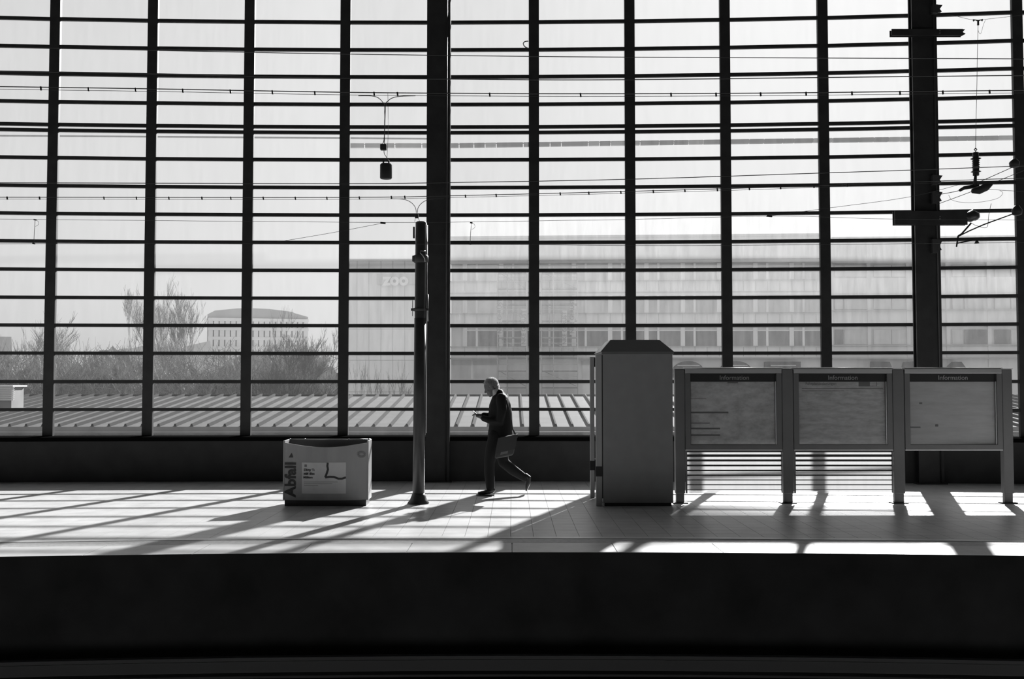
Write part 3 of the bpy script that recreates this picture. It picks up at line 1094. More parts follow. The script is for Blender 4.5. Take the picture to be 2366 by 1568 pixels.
bm_ = MB()
bm_.hexa([B(-0.135, -0.05, -0.15), B(0.135, -0.05, -0.15), B(0.135, 0.05, -0.15), B(-0.135, 0.05, -0.15), B(-0.14, -0.045, 0.145), B(0.14, -0.045, 0.145), B(0.14, 0.045, 0.145), B(-0.14, 0.045, 0.145)])
bmesh.ops.bevel(bm_.bm, geom=bm_.bm.edges[:], offset=0.03, segments=3, affect='EDGES', profile=0.5)
bm_.build('pouch', M['bag'], bag, True)
fl_ = MB().hexa([B(-0.142, -0.062, -0.06), B(0.142, -0.062, -0.06), B(0.142, -0.049, -0.06), B(-0.142, -0.049, -0.06), B(-0.142, -0.058, 0.15), B(0.142, -0.058, 0.15), B(0.142, 0.04, 0.155), B(-0.142, 0.04, 0.155)])
fl_.build('flap', M['bag'], bag)
MB().hexa([B(-0.06, -0.058, -0.105), B(0.045, -0.058, -0.105), B(0.045, -0.048, -0.105), B(-0.06, -0.048, -0.105), B(-0.06, -0.058, -0.065), B(0.045, -0.058, -0.065), B(0.045, -0.048, -0.065), B(-0.06, -0.048, -0.065)]).build('print', M['bagpatch'], bag)
MB().tube([B(0.14, -0.01, 0.10), A(1184, 990, -0.27), A(1179, 955, -0.25), A(1170, 925, -0.20), A(1160, 905, -0.14)], 0.011, 8).build('strap', M['bag'], bag, True)

# ------------------------------------------------------------------ overhead line in the hall
WY = 8.6


def poly_at(pts, Y, n=4):
    """smooth curve through photograph points at depth Y"""
    P = [at(x, y, Y) for x, y in pts]
    out = []
    for i in range(len(P) - 1):
        p0, p1, p2, p3 = P[max(i - 1, 0)], P[i], P[i + 1], P[min(i + 2, len(P) - 1)]
        for k in range(n):
            t = k / n
            out.append(0.5 * ((2 * p1) + (p2 - p0) * t + (2 * p0 - 5 * p1 + 4 * p2 - p3) * t * t + (3 * p1 - p0 - 3 * p2 + p3) * t ** 3))
    out.append(P[-1])
    return out


def wire_y(pts, px):
    for (x0, y0), (x1, y1) in zip(pts, pts[1:]):
        if x0 <= px <= x1:
            return y0 + (y1 - y0) * (px - x0) / (x1 - x0)
    return pts[-1][1]


def overhead(pts, rad, label, Y=WY, clamps=(), gap=6.0, second=True, name='overhead_wire'):
    pts = [(-420, pts[0][1] + (pts[0][1] - pts[1][1]) * 420 / max(1, pts[1][0] - pts[0][0]))] + pts
    pts = pts + [(2790, pts[-1][1] + (pts[-1][1] - pts[-2][1]) * 424 / max(1, pts[-1][0] - pts[-2][0]))]
    o_ = thing(name, at(CX, wire_y(pts, CX), Y), label, 'wire')
    MB().tube(poly_at(pts, Y), rad, 6).build('strand', M['wire'], o_, True)
    if clamps and second:
        MB().tube(poly_at([(x, y + gap) for x, y in pts], Y), rad * 0.55, 5).build('companion_strand', M['wire'], o_, True)
    for px in clamps:
        y = wire_y(pts, px)
        a, b = at(px, y - 1.5, Y), at(px + 1, y + gap + 1.2, Y)
        MB().tube([a, b], 0.0055 * rad / 0.0042 + 0.002, 6).build('clamp', M['cast'], o_)
    return pts


overhead([(0, 108), (335, 115.8), (780, 124.5), (1300, 131), (1900, 134), (2366, 136)], 0.0034, 'uppermost thin overhead wire across the whole glass wall')
overhead([(0, 164), (350, 170), (785, 180), (1045, 182.5), (1300, 184.5), (1566, 183), (1900, 179), (2366, 174)], 0.0042, 'plain overhead wire just above the double wire with clamps')
w3 = overhead([(0, 200), (340, 205), (560, 209), (785, 213), (985, 215), (1300, 216.5), (1700, 215.5), (2100, 211.5), (2366, 208.5)], 0.0042,
              'upper double overhead wire with small clamps, carrying the larger weight',
              clamps=(94, 204, 313, 422, 532, 629, 727, 864, 918, 1131, 1341, 1550, 1654, 1757, 1862, 1968, 2079, 2178, 2286))
overhead([(0, 422), (780, 424), (1045, 421.5), (1450, 414), (1900, 399.5), (2100, 393), (2366, 383)], 0.0034, 'plain overhead wire rising to the right at mid height')
w5 = overhead([(0, 455.5), (780, 456), (1045, 452), (1450, 442), (1700, 435), (1900, 428), (2060, 422), (2366, 411)], 0.0032,
              'lower double overhead wire with small clamps, ending above the grey pole',
              clamps=(16, 91, 240, 315, 390, 466, 533, 608, 682, 755, 830, 904, 935, 1075, 1146, 1294, 1360, 1434, 1509, 1582, 1657, 1731, 1803, 1880, 1957), gap=4.2)
overhead([(0, 506), (780, 513), (1045, 513), (1300, 509), (1450, 507), (1790, 499), (2060, 506), (2366, 508)], 0.0018, 'hair-thin overhead wire below the double wires', Y=WY + 0.3)
overhead([(0, 563), (600, 562), (1100, 564), (1600, 567), (2366, 560)], 0.0020, 'lowest thin overhead wire over the treetops', Y=WY + 0.3)


def weight(px, ys, yb, ytop, size, label, ox):
    """two wires bent down from the line, a small block, a chain and the larger block"""
    w_ = thing('hanging_weight', at(px, yb, WY), label, 'weight')
    y0 = ytop
    L = [(px - 62, y0 + 6.2), (px - 32, y0 + 6.5), (px - 16, y0 + 11), (px - 5, y0 + 22), (px - 1.5, y0 + 30), (px - 2, ys - 18), (px - 6, ys)]
    R_ = [(px + 70, y0 + 6.2), (px + 34, y0 + 7.5), (px + 16, y0 + 11.5), (px + 6, y0 + 19), (px + 1, y0 + 30), (px - 1.5, ys - 18), (px - 2, ys)]
    MB().tube(poly_at(L, WY), 0.0032, 6).build('wire', M['wire'], w_, True)
    MB().tube(poly_at(R_, WY), 0.0032, 6).build('wire', M['wire'], w_, True)
    c = at(px - 4, ys + 7, WY)
    MB().box(c.x - 0.026, c.x + 0.026, WY - 0.022, WY + 0.022, c.z - 0.025, c.z + 0.025, 0.006).build('small_block', M['cast'], w_)
    MB().tube(poly_at([(px - 3, ys + 13), (px - 2, ys + 22), (px + 3, ys + 30), (px + 3, yb - 2)], WY), 0.0028, 6).build('chain', M['wire'], w_, True)
    MB().tube(poly_at([(px + 6, ytop), (px + 7, ys - 40), (px + 5, ys + 18), (px + 4, yb)], WY), 0.0016, 5).build('thin_wire', M['wire'], w_, True)
    c = at(px + 2, yb, WY)
    h = size
    k_ = MB()
    k_.lathe((c.x, WY, c.z - 0.03 - h), [(0.046, 0), (0.05, 0.008), (0.05, h - 0.01), (0.042, h)], 24)
    k_.build('block', M['cast'], w_, True)
    MB().tube([(c.x - 0.022, WY, c.z - 0.035), (c.x - 0.022, WY, c.z - 0.008), (c.x - 0.012, WY, c.z + 0.002), (c.x + 0.012, WY, c.z + 0.002), (c.x + 0.022, WY, c.z - 0.008), (c.x + 0.022, WY, c.z - 0.035)], 0.008, 8).build('shackle', M['cast'], w_, True)
    return w_


weight(890, 333, 370, 215, 0.125, 'dark weight hanging on a forked wire to the left of the wide column', 0)
w2_ = thing('hanging_weight', at(963, 497, WY), 'small dark weight on a forked wire just above the top of the grey pole', 'weight')
for sgn, ex in ((-1, 62), (1, 62)):
    pts = [(963 + sgn * ex, 459), (963 + sgn * 32, 460), (963 + sgn * 14, 467), (963 + sgn * 4, 478), (963 + sgn * 1.5, 488), (963 + sgn * 1.5, 497)]
    MB().tube(poly_at(pts, WY), 0.0026, 6).build('wire', M['wire'], w2_, True)
c = at(963, 499, WY)
MB().box(c.x - 0.015, c.x + 0.015, WY - 0.015, WY + 0.015, c.z - 0.018, c.z + 0.014, 0.004).build('small_block', M['cast'], w2_)
for sgn in (-1, 1):
    MB().tube([at(963 + sgn * 3, 503, WY), at(964 + sgn * 6, 512, WY)], 0.0018, 5).build('wire', M['wire'], w2_)

# droppers between the two thin wires
for px, y0, y1, lab in ((81, 507, 563, 'thin dropper wire with a loop near the left edge'), (1089, 514, 564, 'thin dropper wire with a loop to the right of the wide column')):
    dr = thing('dropper', at(px, y0, WY + 0.3), lab, 'wire')
    MB().tube([at(px, y0, WY + 0.3), at(px - 3, y1, WY + 0.3)], 0.0022, 5).build('strand', M['wire'], dr, True)
    MB().tube(poly_at([(px + 1, y0 + 1), (px + 7, y0 + 4), (px + 8, y0 + 11), (px + 1, y0 + 16)], WY + 0.3), 0.0014, 5).build('loop', M['wire'], dr, True)
    MB().tube([at(px - 3, y0, WY + 0.3), at(px + 3, y0 + 1, WY + 0.3)], 0.006, 6).build('clip', M['cast'], dr)
    MB().tube([at(px - 6, y1 - 1, WY + 0.3), at(px, y1, WY + 0.3)], 0.006, 6).build('clip', M['cast'], dr)
sw = thing('stay_wire', at(770, 536, WY + 0.3), 'thin slanting stay wire meeting a joint left of the grey pole', 'wire')
MB().tube(poly_at([(640, 559), (770, 537), (885, 515)], WY + 0.3), 0.0018, 5).build('strand', M['wire'], sw, True)
MB().tube([at(879, 514.5, WY + 0.3), at(891, 515.5, WY + 0.3)], 0.009, 6).build('joint', M['cast'], sw)
sw = thing('stay_wire', at(2000, 470, WY + 0.3), 'thin slanting stay wire running up to the right-hand column', 'wire')
MB().tube(poly_at([(1770, 500), (1918, 480), (2100, 455), (2240, 420)], WY + 0.3), 0.0018, 5).build('strand', M['wire'], sw, True)
MB().tube([at(1772, 498.5, WY + 0.3), at(1784, 499.5, WY + 0.3)], 0.009, 6).build('joint', M['cast'], sw)
hk = MB().tube(poly_at([(1222, 112), (1213, 108), (1209, 101), (1213, 96), (1221, 95)], 16.9), 0.008, 6)
tag(hk.build('hook', M['cast'], None, True), 'small curled wire hook on a mullion above the walking person', 'hook')

# cross arms on the right-hand column
AYY = cby - 0.06


def beam(x0, x1, y0, y1, label, notch):
    p, q = at(x0, y1, AYY), at(x1, y0, AYY)
    b_ = thing('cross_arm', ((p.x + q.x) / 2, AYY, p.z), label, 'cross arm')
    MB().box(p.x, q.x, AYY - 0.05, AYY - 0.035, p.z, q.z).build('front_plate', M['steel'], b_)
    MB().box(p.x, q.x, AYY + 0.035, AYY + 0.05, p.z, q.z).build('rear_plate', M['steel'], b_)
    MB().box(p.x + 0.02, q.x - 0.05, AYY - 0.035, AYY + 0.035, p.z + 0.02, q.z - 0.02).build('filler', M['steel'], b_)
    zc = (p.z + q.z) / 2
    for dz in (-0.018, 0.018):
        bx = at(2168, y0, AYY).x
        MB().tube([(bx, AYY - 0.062, zc + dz), (bx, AYY - 0.049, zc + dz)], 0.011, 8).build('bolt', M['alu'], b_)  # bright metal stands for the glints at the bolt holes
    return b_, p, q


b1, p1, q1 = beam(2058, 2222, 69, 84, 'upper short cross arm on the wide right-hand column', True)
MB().prism([(q1.x - 0.02, p1.z), (q1.x + 0.05, p1.z + 0.035), (q1.x, p1.z + 0.06), (q1.x + 0.045, q1.z), (q1.x - 0.02, q1.z)], 'y', AYY - 0.03, AYY + 0.03).build('end_piece', M['cast'], b1)
b2, p2, q2 = beam(2065, 2232, 488, 520, 'lower deep cross arm on the wide right-hand column', False)
ins = MB()
ins.tube([at(2230, 503, AYY), at(2238, 502, AYY), at(2248, 497, AYY), at(2258, 500, AYY), at(2263, 502, AYY)], [0.05, 0.085, 0.09, 0.07, 0.02], 12)
ins.build('end_insulator', M['porcelain'], b2, True)
# small insulator brackets on the side of the column
for y0, y1, lab in ((12, 32, 'topmost'), (405, 427, 'second from the top'), (443, 470, 'third from the top'), (553, 584, 'lowest')):
    p, q = at(2160, y1, AYY), at(2176, y0, AYY)
    s_ = thing('side_bracket', (p.x, AYY, p.z), lab + ' small dark bracket on the side of the right-hand column', 'bracket', 'brackets on the right-hand column')
    h = q.z - p.z
    MB().box(p.x - 0.05, p.x + 0.03, AYY - 0.04, AYY + 0.04, p.z, q.z).build('plate', M['cast'], s_)
    MB().prism([(p.x + 0.03, p.z + h * 0.1), (p.x + 0.10, p.z + h * 0.2), (p.x + 0.07, p.z + h * 0.5), (p.x + 0.115, p.z + h * 0.95), (p.x + 0.03, q.z)], 'y', AYY - 0.03, AYY + 0.03).build('lug', M['cast'], s_)

# suspension insulator with its gear, right of the column
SY = WY + 0.6
si = thing('suspension_insulator', at(2254, 390, SY), 'ribbed insulator hanging on a long thin wire at the right edge', 'insulator')
MB().tube([at(2260, 52, SY), at(2257, 200, SY), at(2254, 345, SY)], 0.0022, 5).build('wire', M['wire'], si, True)
c = at(2254, 345, SY)
MB().tube([c + Vector((0, 0, 0.01)), c + Vector((0.012, 0, 0)), c + Vector((0.0, 0, -0.018)), c + Vector((-0.012, 0, 0)), c + Vector((0, 0, 0.01))], 0.005, 8).build('eye', M['cast'], si, True)
zb, zt = at(2254, 406, SY).z, at(2254, 351, SY).z
Hh = zt - zb
prof = [(0.02, 0), (0.027, 0.004), (0.027, Hh * 0.14), (0.044, Hh * 0.17), (0.028, Hh * 0.21), (0.028, Hh * 0.36)]
for k in range(4):
    f = 0.38 + 0.08 * k
    prof += [(0.034, Hh * f), (0.024, Hh * (f + 0.04))]
prof += [(0.046, Hh * 0.72), (0.024, Hh * 0.76), (0.027, Hh * 0.80), (0.027, Hh * 0.97), (0.01, Hh)]
MB().lathe((c.x, SY, zb), prof, 20).build('ribbed_body', M['porcelain'], si, True)
MB().tube([at(2254, 406, SY), at(2252, 432, SY)], [0.012, 0.02], 8).build('stem', M['cast'], si, True)
MB().tube([at(2217, 440, SY), at(2228, 434, SY), at(2252, 430, SY), at(2262, 428, SY)], [0.012, 0.016, 0.018, 0.01], 8).build('arm', M['cast'], si, True)
MB().tube([at(2246, 441, SY - 0.06), at(2262, 440, SY - 0.06), at(2278, 432, SY - 0.06), at(2292, 425, SY - 0.06)], [0.02, 0.034, 0.036, 0.012], 10).build('clamp', M['cast'], si, True)
MB().tube(poly_at([(2192, 450), (2200, 462), (2230, 468), (2270, 466), (2305, 458), (2317, 446), (2310, 440)], SY), 0.0016, 5).build('jumper_wire', M['wire'], si, True)
MB().tube(poly_at([(2165, 450), (2217, 440), (2252, 425), (2340, 386)], SY), 0.0030, 5).build('support_wire', M['wire'], si, True)
MB().tube(poly_at([(2165, 472), (2246, 442), (2330, 408), (2420, 372)], SY - 0.06), 0.0026, 5).build('support_wire', M['wire'], si, True)
MB().tube(poly_at([(2270, 436), (2310, 439), (2420, 446)], SY), 0.0020, 5).build('support_wire', M['wire'], si, True)
MB().lathe(at(2344, 388, SY), [(0.005, 0), (0.04, 0.01), (0.045, 0.05), (0.02, 0.08)], 12).build('end_fitting', M['cast'], si, True)
tcl = thing('wire_clamp', at(2260, 48, SY), 'small T-shaped clamp at the head of the long thin wire', 'clamp')
MB().tube([at(2249, 47, SY), at(2253, 46, SY), at(2260, 48, SY), at(2266, 46, SY), at(2270, 46.5, SY)], [0.011, 0.004, 0.008, 0.004, 0.011], 8).build('bar', M['cast'], tcl, True)
MB().tube([at(2260, 47, SY), at(2260, 58, SY)], [0.008, 0.010], 8).build('stem', M['cast'], tcl, True)
MB().tube(poly_at([(2150, 28), (2200, 35), (2250, 46), (2300, 42), (2420, 28)], SY), 0.0018, 5).build('stay', M['wire'], tcl, True)
MB().tube(poly_at([(2277, 46), (2272, 58), (2267, 76), (2263, 77), (2260, 70)], SY), 0.0014, 5).build('loop', M['wire'], tcl, True)
ga = thing('registration_arm', at(2235, 540, SY), 'slanting jointed contact-wire arm below the lower cross arm', 'wire arm')
MB().tube([at(2244, 515, SY), at(2222, 540, SY), at(2214, 545, SY)], 0.0075, 8).build('tube', M['cast'], ga, True)
MB().tube([at(2214, 546, SY), at(2240, 533, SY), at(2272, 519, SY), at(2340, 494, SY)], 0.0055, 8).build('tube', M['cast'], ga, True)
MB().tube([at(2214, 545, SY), at(2210, 570, SY)], [0.008, 0.007], 8).build('drop_rod', M['cast'], ga, True)
MB().tube([at(2210, 562, SY), at(2245, 555, SY), at(2250, 553, SY)], 0.006, 8).build('steady_rod', M['cast'], ga, True)
MB().tube(poly_at([(2246, 516), (2256, 521), (2280, 525), (2284, 500), (2290, 470)], SY), 0.0022, 5).build('loop', M['wire'], ga, True)
MB().lathe(at(2257, 562, SY), [(0.022, 0), (0.012, 0.02), (0.006, 0.03)], 10).build('clip', M['cast'], ga, True)
MB().lathe(at(2350, 498, SY), [(0.01, 0), (0.04, 0.01), (0.045, 0.05), (0.02, 0.09)], 12).build('end_fitting', M['cast'], ga, True)

# ------------------------------------------------------------------ outside: ground, ribbed roof
M['ground'] = mat('street_surface', 0.42, 0.9, noise=0.2, nscale=0.3)
M['sheet'] = mat('roof_sheet_metal', 0.10, 0.85, metal=0.0, spec=0.1, noise=0.15, nscale=1.2)
M['rib'] = mat('roof_rib', 0.03, 0.9, spec=0.05)  # darker than the sheet: shade of the ribs put into their colour
M['fascia'] = mat('roof_fascia', 0.20, 0.7, noise=0.2, nscale=1)
M['gutter'] = mat('roof_gutter', 0.10, 0.6, noise=0.4, nscale=3)
M['facade'] = mat('pale_facade', 0.80, 0.8, noise=0.08, nscale=0.3)
M['facade2'] = mat('grey_facade', 0.66, 0.8, noise=0.1, nscale=0.3)
M['cladding'] = mat('cladding_panel', 0.80, 0.7, noise=0.06, nscale=0.4)
M['seam'] = mat('cladding_seam', 0.5, 0.8)
M['winframe'] = mat('window_frame_pale', 0.85, 0.6)
M['winglass'] = mat('far_window_glass', 0.11, 0.25, spec=0.5, noise=0.5, nscale=0.5)
M['winpale'] = mat('far_window_blind', 0.58, 0.5, noise=0.25, nscale=0.4)
M['ledge'] = mat('far_ledge_dark', 0.34, 0.8)
M['awning'] = mat('dark_awning', 0.03, 0.8)
M['farwall'] = mat('far_building_wall', 0.40, 0.9, noise=0.1, nscale=0.2)
M['bark'] = mat('bark', 0.14, 0.9, noise=0.3, nscale=3)
M['brush'] = mat('bare_brushwood', 0.33, 0.95, noise=0.45, nscale=1.6, bump=0.6, bscale=4)
M['signplate'] = mat('sign_plate', 0.55, 0.7)
M['scaf'] = mat('scaffold_tube', 0.5, 0.5, metal=0.3)
M['deck'] = mat('scaffold_deck', 0.22, 0.8)
M['banner'] = mat('scaffold_banner', 0.55, 0.8)

tag(MB().box(-260, 260, 17.8, 420, -5.6, -5.0).build('ground', M['ground']), 'street level outside the station', None, None, 'structure')

EYV, RDG = 39.0, 50.0
EZ, RZ = zpx(985, EYV), zpx(914, RDG)
low = thing('low_roofed_building', (0, EYV, -5), 'long low building with a ribbed metal roof just outside the glass wall', 'building')
RX0, RX1 = -34.0, 36.0
sl = MB().quad((RX0, EYV, EZ), (RX1, EYV, EZ), (RX1, RDG, RZ), (RX0, RDG, RZ))
sl.quad((RX0, RDG, RZ), (RX1, RDG, RZ), (RX1, RDG + 9, RZ - 0.8), (RX0, RDG + 9, RZ - 0.8))
sl.build('roof_sheet', M['sheet'], low)
MB().box(RX0, RX1, RDG - 0.12, RDG + 0.12, RZ - 0.02, RZ + 0.07).build('ridge_cap', M['rib'], low)
MB().box(RX0, RX1, EYV - 0.05, EYV + 0.1, EZ - 0.24, EZ + 0.0).build('fascia', M['fascia'], low)
MB().tube([(RX0, EYV - 0.10, EZ - 0.22), (RX1, EYV - 0.10, EZ - 0.22)], 0.04, 8).build('gutter_rim', M['fascia'], low, True)
MB().box(RX0, RX1, EYV - 0.14, EYV + 0.05, EZ - 0.42, EZ - 0.25).build('gutter', M['gutter'], low)
MB().box(RX0 + 0.2, RX1 - 0.2, EYV + 0.3, RDG + 8, -5.0, EZ - 0.1).build('wall', M['fascia'], low)
L_ = math.hypot(RDG - EYV, RZ - EZ)
sx = 0.62
ribm = MB()
for (ya, za), (yb, zb_) in (((EYV, EZ), (RDG - 0.1, RZ)),):
    ribm.hexa([(-0.065, ya, za - 0.01), (0.065, ya, za - 0.01), (0.065, yb, zb_ - 0.01), (-0.065, yb, zb_ - 0.01),
               (-0.03, ya, za + 0.10), (0.03, ya, za + 0.10), (0.03, yb, zb_ + 0.10), (-0.03, yb, zb_ + 0.10)])
rme = ribm.mesh('rib', M['rib'])
x = RX0 + 0.3
while x < RX1:
    o = bpy.data.objects.new('rib', rme)
    C.objects.link(o)
    o.parent = low
    o.matrix_parent_inverse = Matrix.Translation(-low.location)
    o.location = (x, 0, 0)
    x += sx
# louvred vent standing on the roof
VY = 44.0
va, vb = at(-25, 931, VY), at(27, 893, VY)
vz = EZ + (RZ - EZ) * (VY - EYV) / (RDG - EYV)
vent = thing('roof_vent', ((va.x + vb.x) / 2, VY, vz), 'louvred vent box on the ribbed roof at the left edge', 'vent')
MB().box(va.x, vb.x, VY, VY + 1.1, vz - 0.05, vb.z).build('body', M['fascia'], vent)
for k in range(7):
    z = va.z + 0.12 + (vb.z - va.z - 0.12) * k / 7
    MB().hexa([(va.x + 0.03, VY - 0.09, z), (vb.x + 0.12, VY - 0.09, z), (vb.x + 0.12, VY, z + 0.05), (va.x + 0.03, VY, z + 0.05),
               (va.x + 0.03, VY - 0.09, z + 0.02), (vb.x + 0.12, VY - 0.09, z + 0.02), (vb.x + 0.12, VY, z + 0.07), (va.x + 0.03, VY, z + 0.07)]).build('louvre', M['winframe'], vent)
MB().box(va.x - 0.05, vb.x + 0.1, VY - 0.1, VY + 1.2, vb.z, vb.z + 0.06).build('lid', M['winframe'], vent)


# ------------------------------------------------------------------ far facades
class Facade:
    """a straight facade through two points at given depths; boxes are given by the photograph's corners"""

    def __init__(self, pxa, Ya, pxb, Yb):
        a, b = at(pxa, 885, Ya), at(pxb, 885, Yb)
        self.a = Vector((a.x, a.y))
        self.d = (Vector((b.x, b.y)) - self.a).normalized()
        self.n = Vector((self.d.y, -self.d.x))          # towards the viewer

    def pt(self, px, py, off=0.0):
        k = (px - CX) / FPX
        r = FWD + UP * ((CY - py) / FPX)
        rx = k / r.y                                     # x per metre of depth
        # (t*rx, t) = a + s d
        o = self.a + self.n * off
        den = rx * self.d.y - self.d.x
        t = (o.x * self.d.y - o.y * self.d.x) / den
        return at(px, py, t)

    def box(self, mb, x0, y0, x1, y1, back, front):
        """from photograph corner (x0, y0) top left to (x1, y1), from 'back' to 'front' metres proud of the wall"""
        bl, br = self.pt(x0, y1), self.pt(x1, y1)
        zt = (self.pt(x0, y0).z + self.pt(x1, y0).z) / 2
        zb = (bl.z + br.z) / 2
        n3 = Vector((self.n.x, self.n.y, 0))
        q = []
        for z in (zb, zt):
            for p, f in ((bl, front), (br, front), (br, back), (bl, back)):
                v = p + n3 * f
                q.append((v.x, v.y, z))
        mb.hexa(q)
        return mb


GB = 1060          # photograph row well below the ground floor, hidden by the low roof
fa = Facade(1000, 90.0, 1930, 88.0)
bld = thing('office_building', fa.pt(1450, 905), 'long pale office block with rows of wide and narrow windows behind the roof', 'building')
bands = [(757, 799), (683, 722), (608, 647)]
fa.box(MB(), 1041, 548, 1912, GB, -14.0, -0.25).build('core', M['facade2'], bld)
# storey bands of wall between the windows
edges = [(800, GB)] + [(bands[i + 1][1] + 1, bands[i][0] - 1) for i in range(len(bands) - 1)] + [(548, 607)]
for y0, y1 in edges:
    fa.box(MB(), 1041, y0, 1912, y1, -0.26, 0.0).build('wall_band', M['facade'], bld)
for i, (y0, y1) in enumerate(bands):
    fa.box(MB(), 1041, y1 + 0.5, 1912, y1 + 2.2, 0.0, 0.28).build('ledge', M['ledge'], bld)  # dark colour carries the shadow line of the ledge
    fa.box(MB(), 1041, y0 - 9, 1912, y0 - 7.4, 0.0, 0.16).build('cornice', M['ledge'], bld)
px = 1158 - 84
while px < 1912:
    for i, (y0, y1) in enumerate(bands):
        fa.box(MB(), px - 5, y0 - 1, px + 5, y1 + 1, -0.26, -0.02).build('pier', M['winframe'], bld)
        if px + 29 < 1918:
            fa.box(MB(), px + 25, y0 - 1, px + 30, y1 + 1, -0.26, -0.06).build('pier', M['winframe'], bld)
            w1 = fa.box(MB(), px + 5, y0 + 7, px + 25, y1 + 1, -0.25, -0.18).build('window', M['winglass'] if i == 0 else M['winpale'], bld)
            fa.box(MB(), px + 5, y0 + 5, px + 25, y0 + 7, -0.25, -0.10).build('frame', M['winframe'], w1)
        xe = min(px + 79, 1912)
        if xe > px + 36:
            w1 = fa.box(MB(), px + 30, y0 + 7, xe, y1 + 1, -0.25, -0.18).build('window', M['winglass'] if i == 0 else M['winpale'], bld)
            fa.box(MB(), px + 30, y0 + 5, xe, y0 + 7, -0.25, -0.10).build('frame', M['winframe'], w1)
    # joints of the spandrel panels under the windows
    for i, (y0, y1) in enumerate(bands[:3]):
        for dx in (0, 28, 56):
            if px + dx < 1915:
                fa.box(MB(), px + dx - 0.5, y1 + 2.5, px + dx + 0.5, y1 + 24, -0.02, 0.015).build('panel_joint', M['ledge'], bld)
    px += 84
# ground floor: shop fronts with dark awnings
fa.box(MB(), 1041, 826, 1912, 829, 0.0, 0.5).build('canopy_edge', M['ledge'], bld)
for x0, x1, m_ in ((1046, 1088, 'winpale'), (1094, 1152, 'winpale'), (1345, 1410, 'winpale')):
    w1 = fa.box(MB(), x0, 835, x1, 874, -0.05, 0.03).build('shop_window', M[m_], bld)
    fa.box(MB(), x0 - 1, 833, x1 + 1, 842, 0.0, 0.12).build('blind', M['ledge'], w1)
for cx_, hw_, kind in ((1588, 35, 'arch'), (1697, 36, 'arch'), (1805, 40, 'box')):
    aw = MB()
    n3 = Vector((fa.n.x, fa.n.y, 0))
    if kind == 'arch':
        prof = [(cx_ - hw_, 872)] + [(cx_ - hw_ * math.cos(math.pi * k / 12), 857 - 23 * math.sin(math.pi * k / 12)) for k in range(13)] + [(cx_ + hw_, 872)]
    else:
        prof = [(cx_ - hw_, 872), (cx_ - hw_, 835.5), (cx_ + hw_, 835.5), (cx_ + hw_, 872)]
    P = [fa.pt(a, b) for a, b in prof]
    A1 = [aw.bm.verts.new(p + n3 * 0.9) for p in P]
    B1 = [aw.bm.verts.new(p) for p in P]
    aw.bm.faces.new(A1)
    aw.bm.faces.new(B1[::-1])
    for k in range(len(P)):
        aw.bm.faces.new((A1[k], B1[k], B1[(k + 1) % len(P)], A1[(k + 1) % len(P)]))
    a_ = aw.build('awning', M['awning'], bld)
    fa.box(MB(), cx_ - hw_ * 0.72, 843.5, cx_ + hw_ * 0.72, 845.5, 0.88, 0.95).build('awning_stripe', M['winpale'], a_)
    fa.box(MB(), cx_ - hw_ * 0.7, 853, cx_ + hw_ * 0.7, 872, 0.88, 0.95).build('awning_front', M['winpale'], a_)
random.seed(11)
fa.box(MB(), 1041, 543, 1912, 548, -0.5, 0.2).build('roof_edge', M['facade2'], bld)

fb = Facade(1920, 87.0, 2440, 85.6)
bl2 = thing('corner_building', fb.pt(2150, 905), 'grey office block with dark ledges at the far right behind the wide column', 'building')
fb.box(MB(), 1921, 550, 2560, GB, -14.0, -0.22).build('core', M['facade2'], bl2)
for y0, y1 in ((800, GB), (716, 752), (640, 676), (552, 602)):
    fb.box(MB(), 1921, y0, 2560, y1, -0.23, 0.0).build('wall_band', M['facade2'], bl2)
for y in (677, 748, 715, 796, 601):
    fb.box(MB(), 1921, y, 2560, y + (5 if y in (677, 601) else 2.4), -0.1, 0.35).build('ledge', M['ledge'], bl2)
for xx in (1921, 2009, 2100, 2192, 2288, 2380):
    fb.box(MB(), xx, 552, xx + 8, GB, -0.23, 0.06).build('pier', M['facade2'], bl2)
for y0, y1 in ((757, 795), (684, 714), (608, 639)):
    for xa, xb in ((1930, 1949), (1952, 2007), (2020, 2060), (2062, 2098), (2110, 2150), (2152, 2190), (2202, 2226), (2230, 2284), (2300, 2335), (2338, 2378)):
        dark = (y0 == 757 and xa in (1930, 2230, 2300))
        fb.box(MB(), xa, y0 + 4, xb, y1, -0.23, -0.10).build('window', M['winglass'] if dark else M['winpale'], bl2)
fb.box(MB(), 1921, 826, 2560, 829, 0.0, 0.5).build('canopy_edge', M['ledge'], bl2)
for pts in (((2008, 872), (2010, 835), (2048, 836), (2062, 872)), ((2076, 872), (2086, 836), (2112, 835), (2116, 872)), ((2180, 872), (2188, 845), (2198, 836), (2212, 836), (2224, 852), (2228, 872))):
    aw = MB()
    n3 = Vector((fb.n.x, fb.n.y, 0))
    P = [fb.pt(a, b) for a, b in pts]
    A1 = [aw.bm.verts.new(p + n3 * 1.0) for p in P]
    B1 = [aw.bm.verts.new(p) for p in P]
    aw.bm.faces.new(A1)
    aw.bm.faces.new(B1[::-1])
    for k in range(len(P)):
        aw.bm.faces.new((A1[k], B1[k], B1[(k + 1) % len(P)], A1[(k + 1) % len(P)]))
    aw.build('awning', M['awning'], bl2)
fb.box(MB(), 1921, 545, 2560, 550, -0.5, 0.2).build('roof_edge', M['facade2'], bl2)

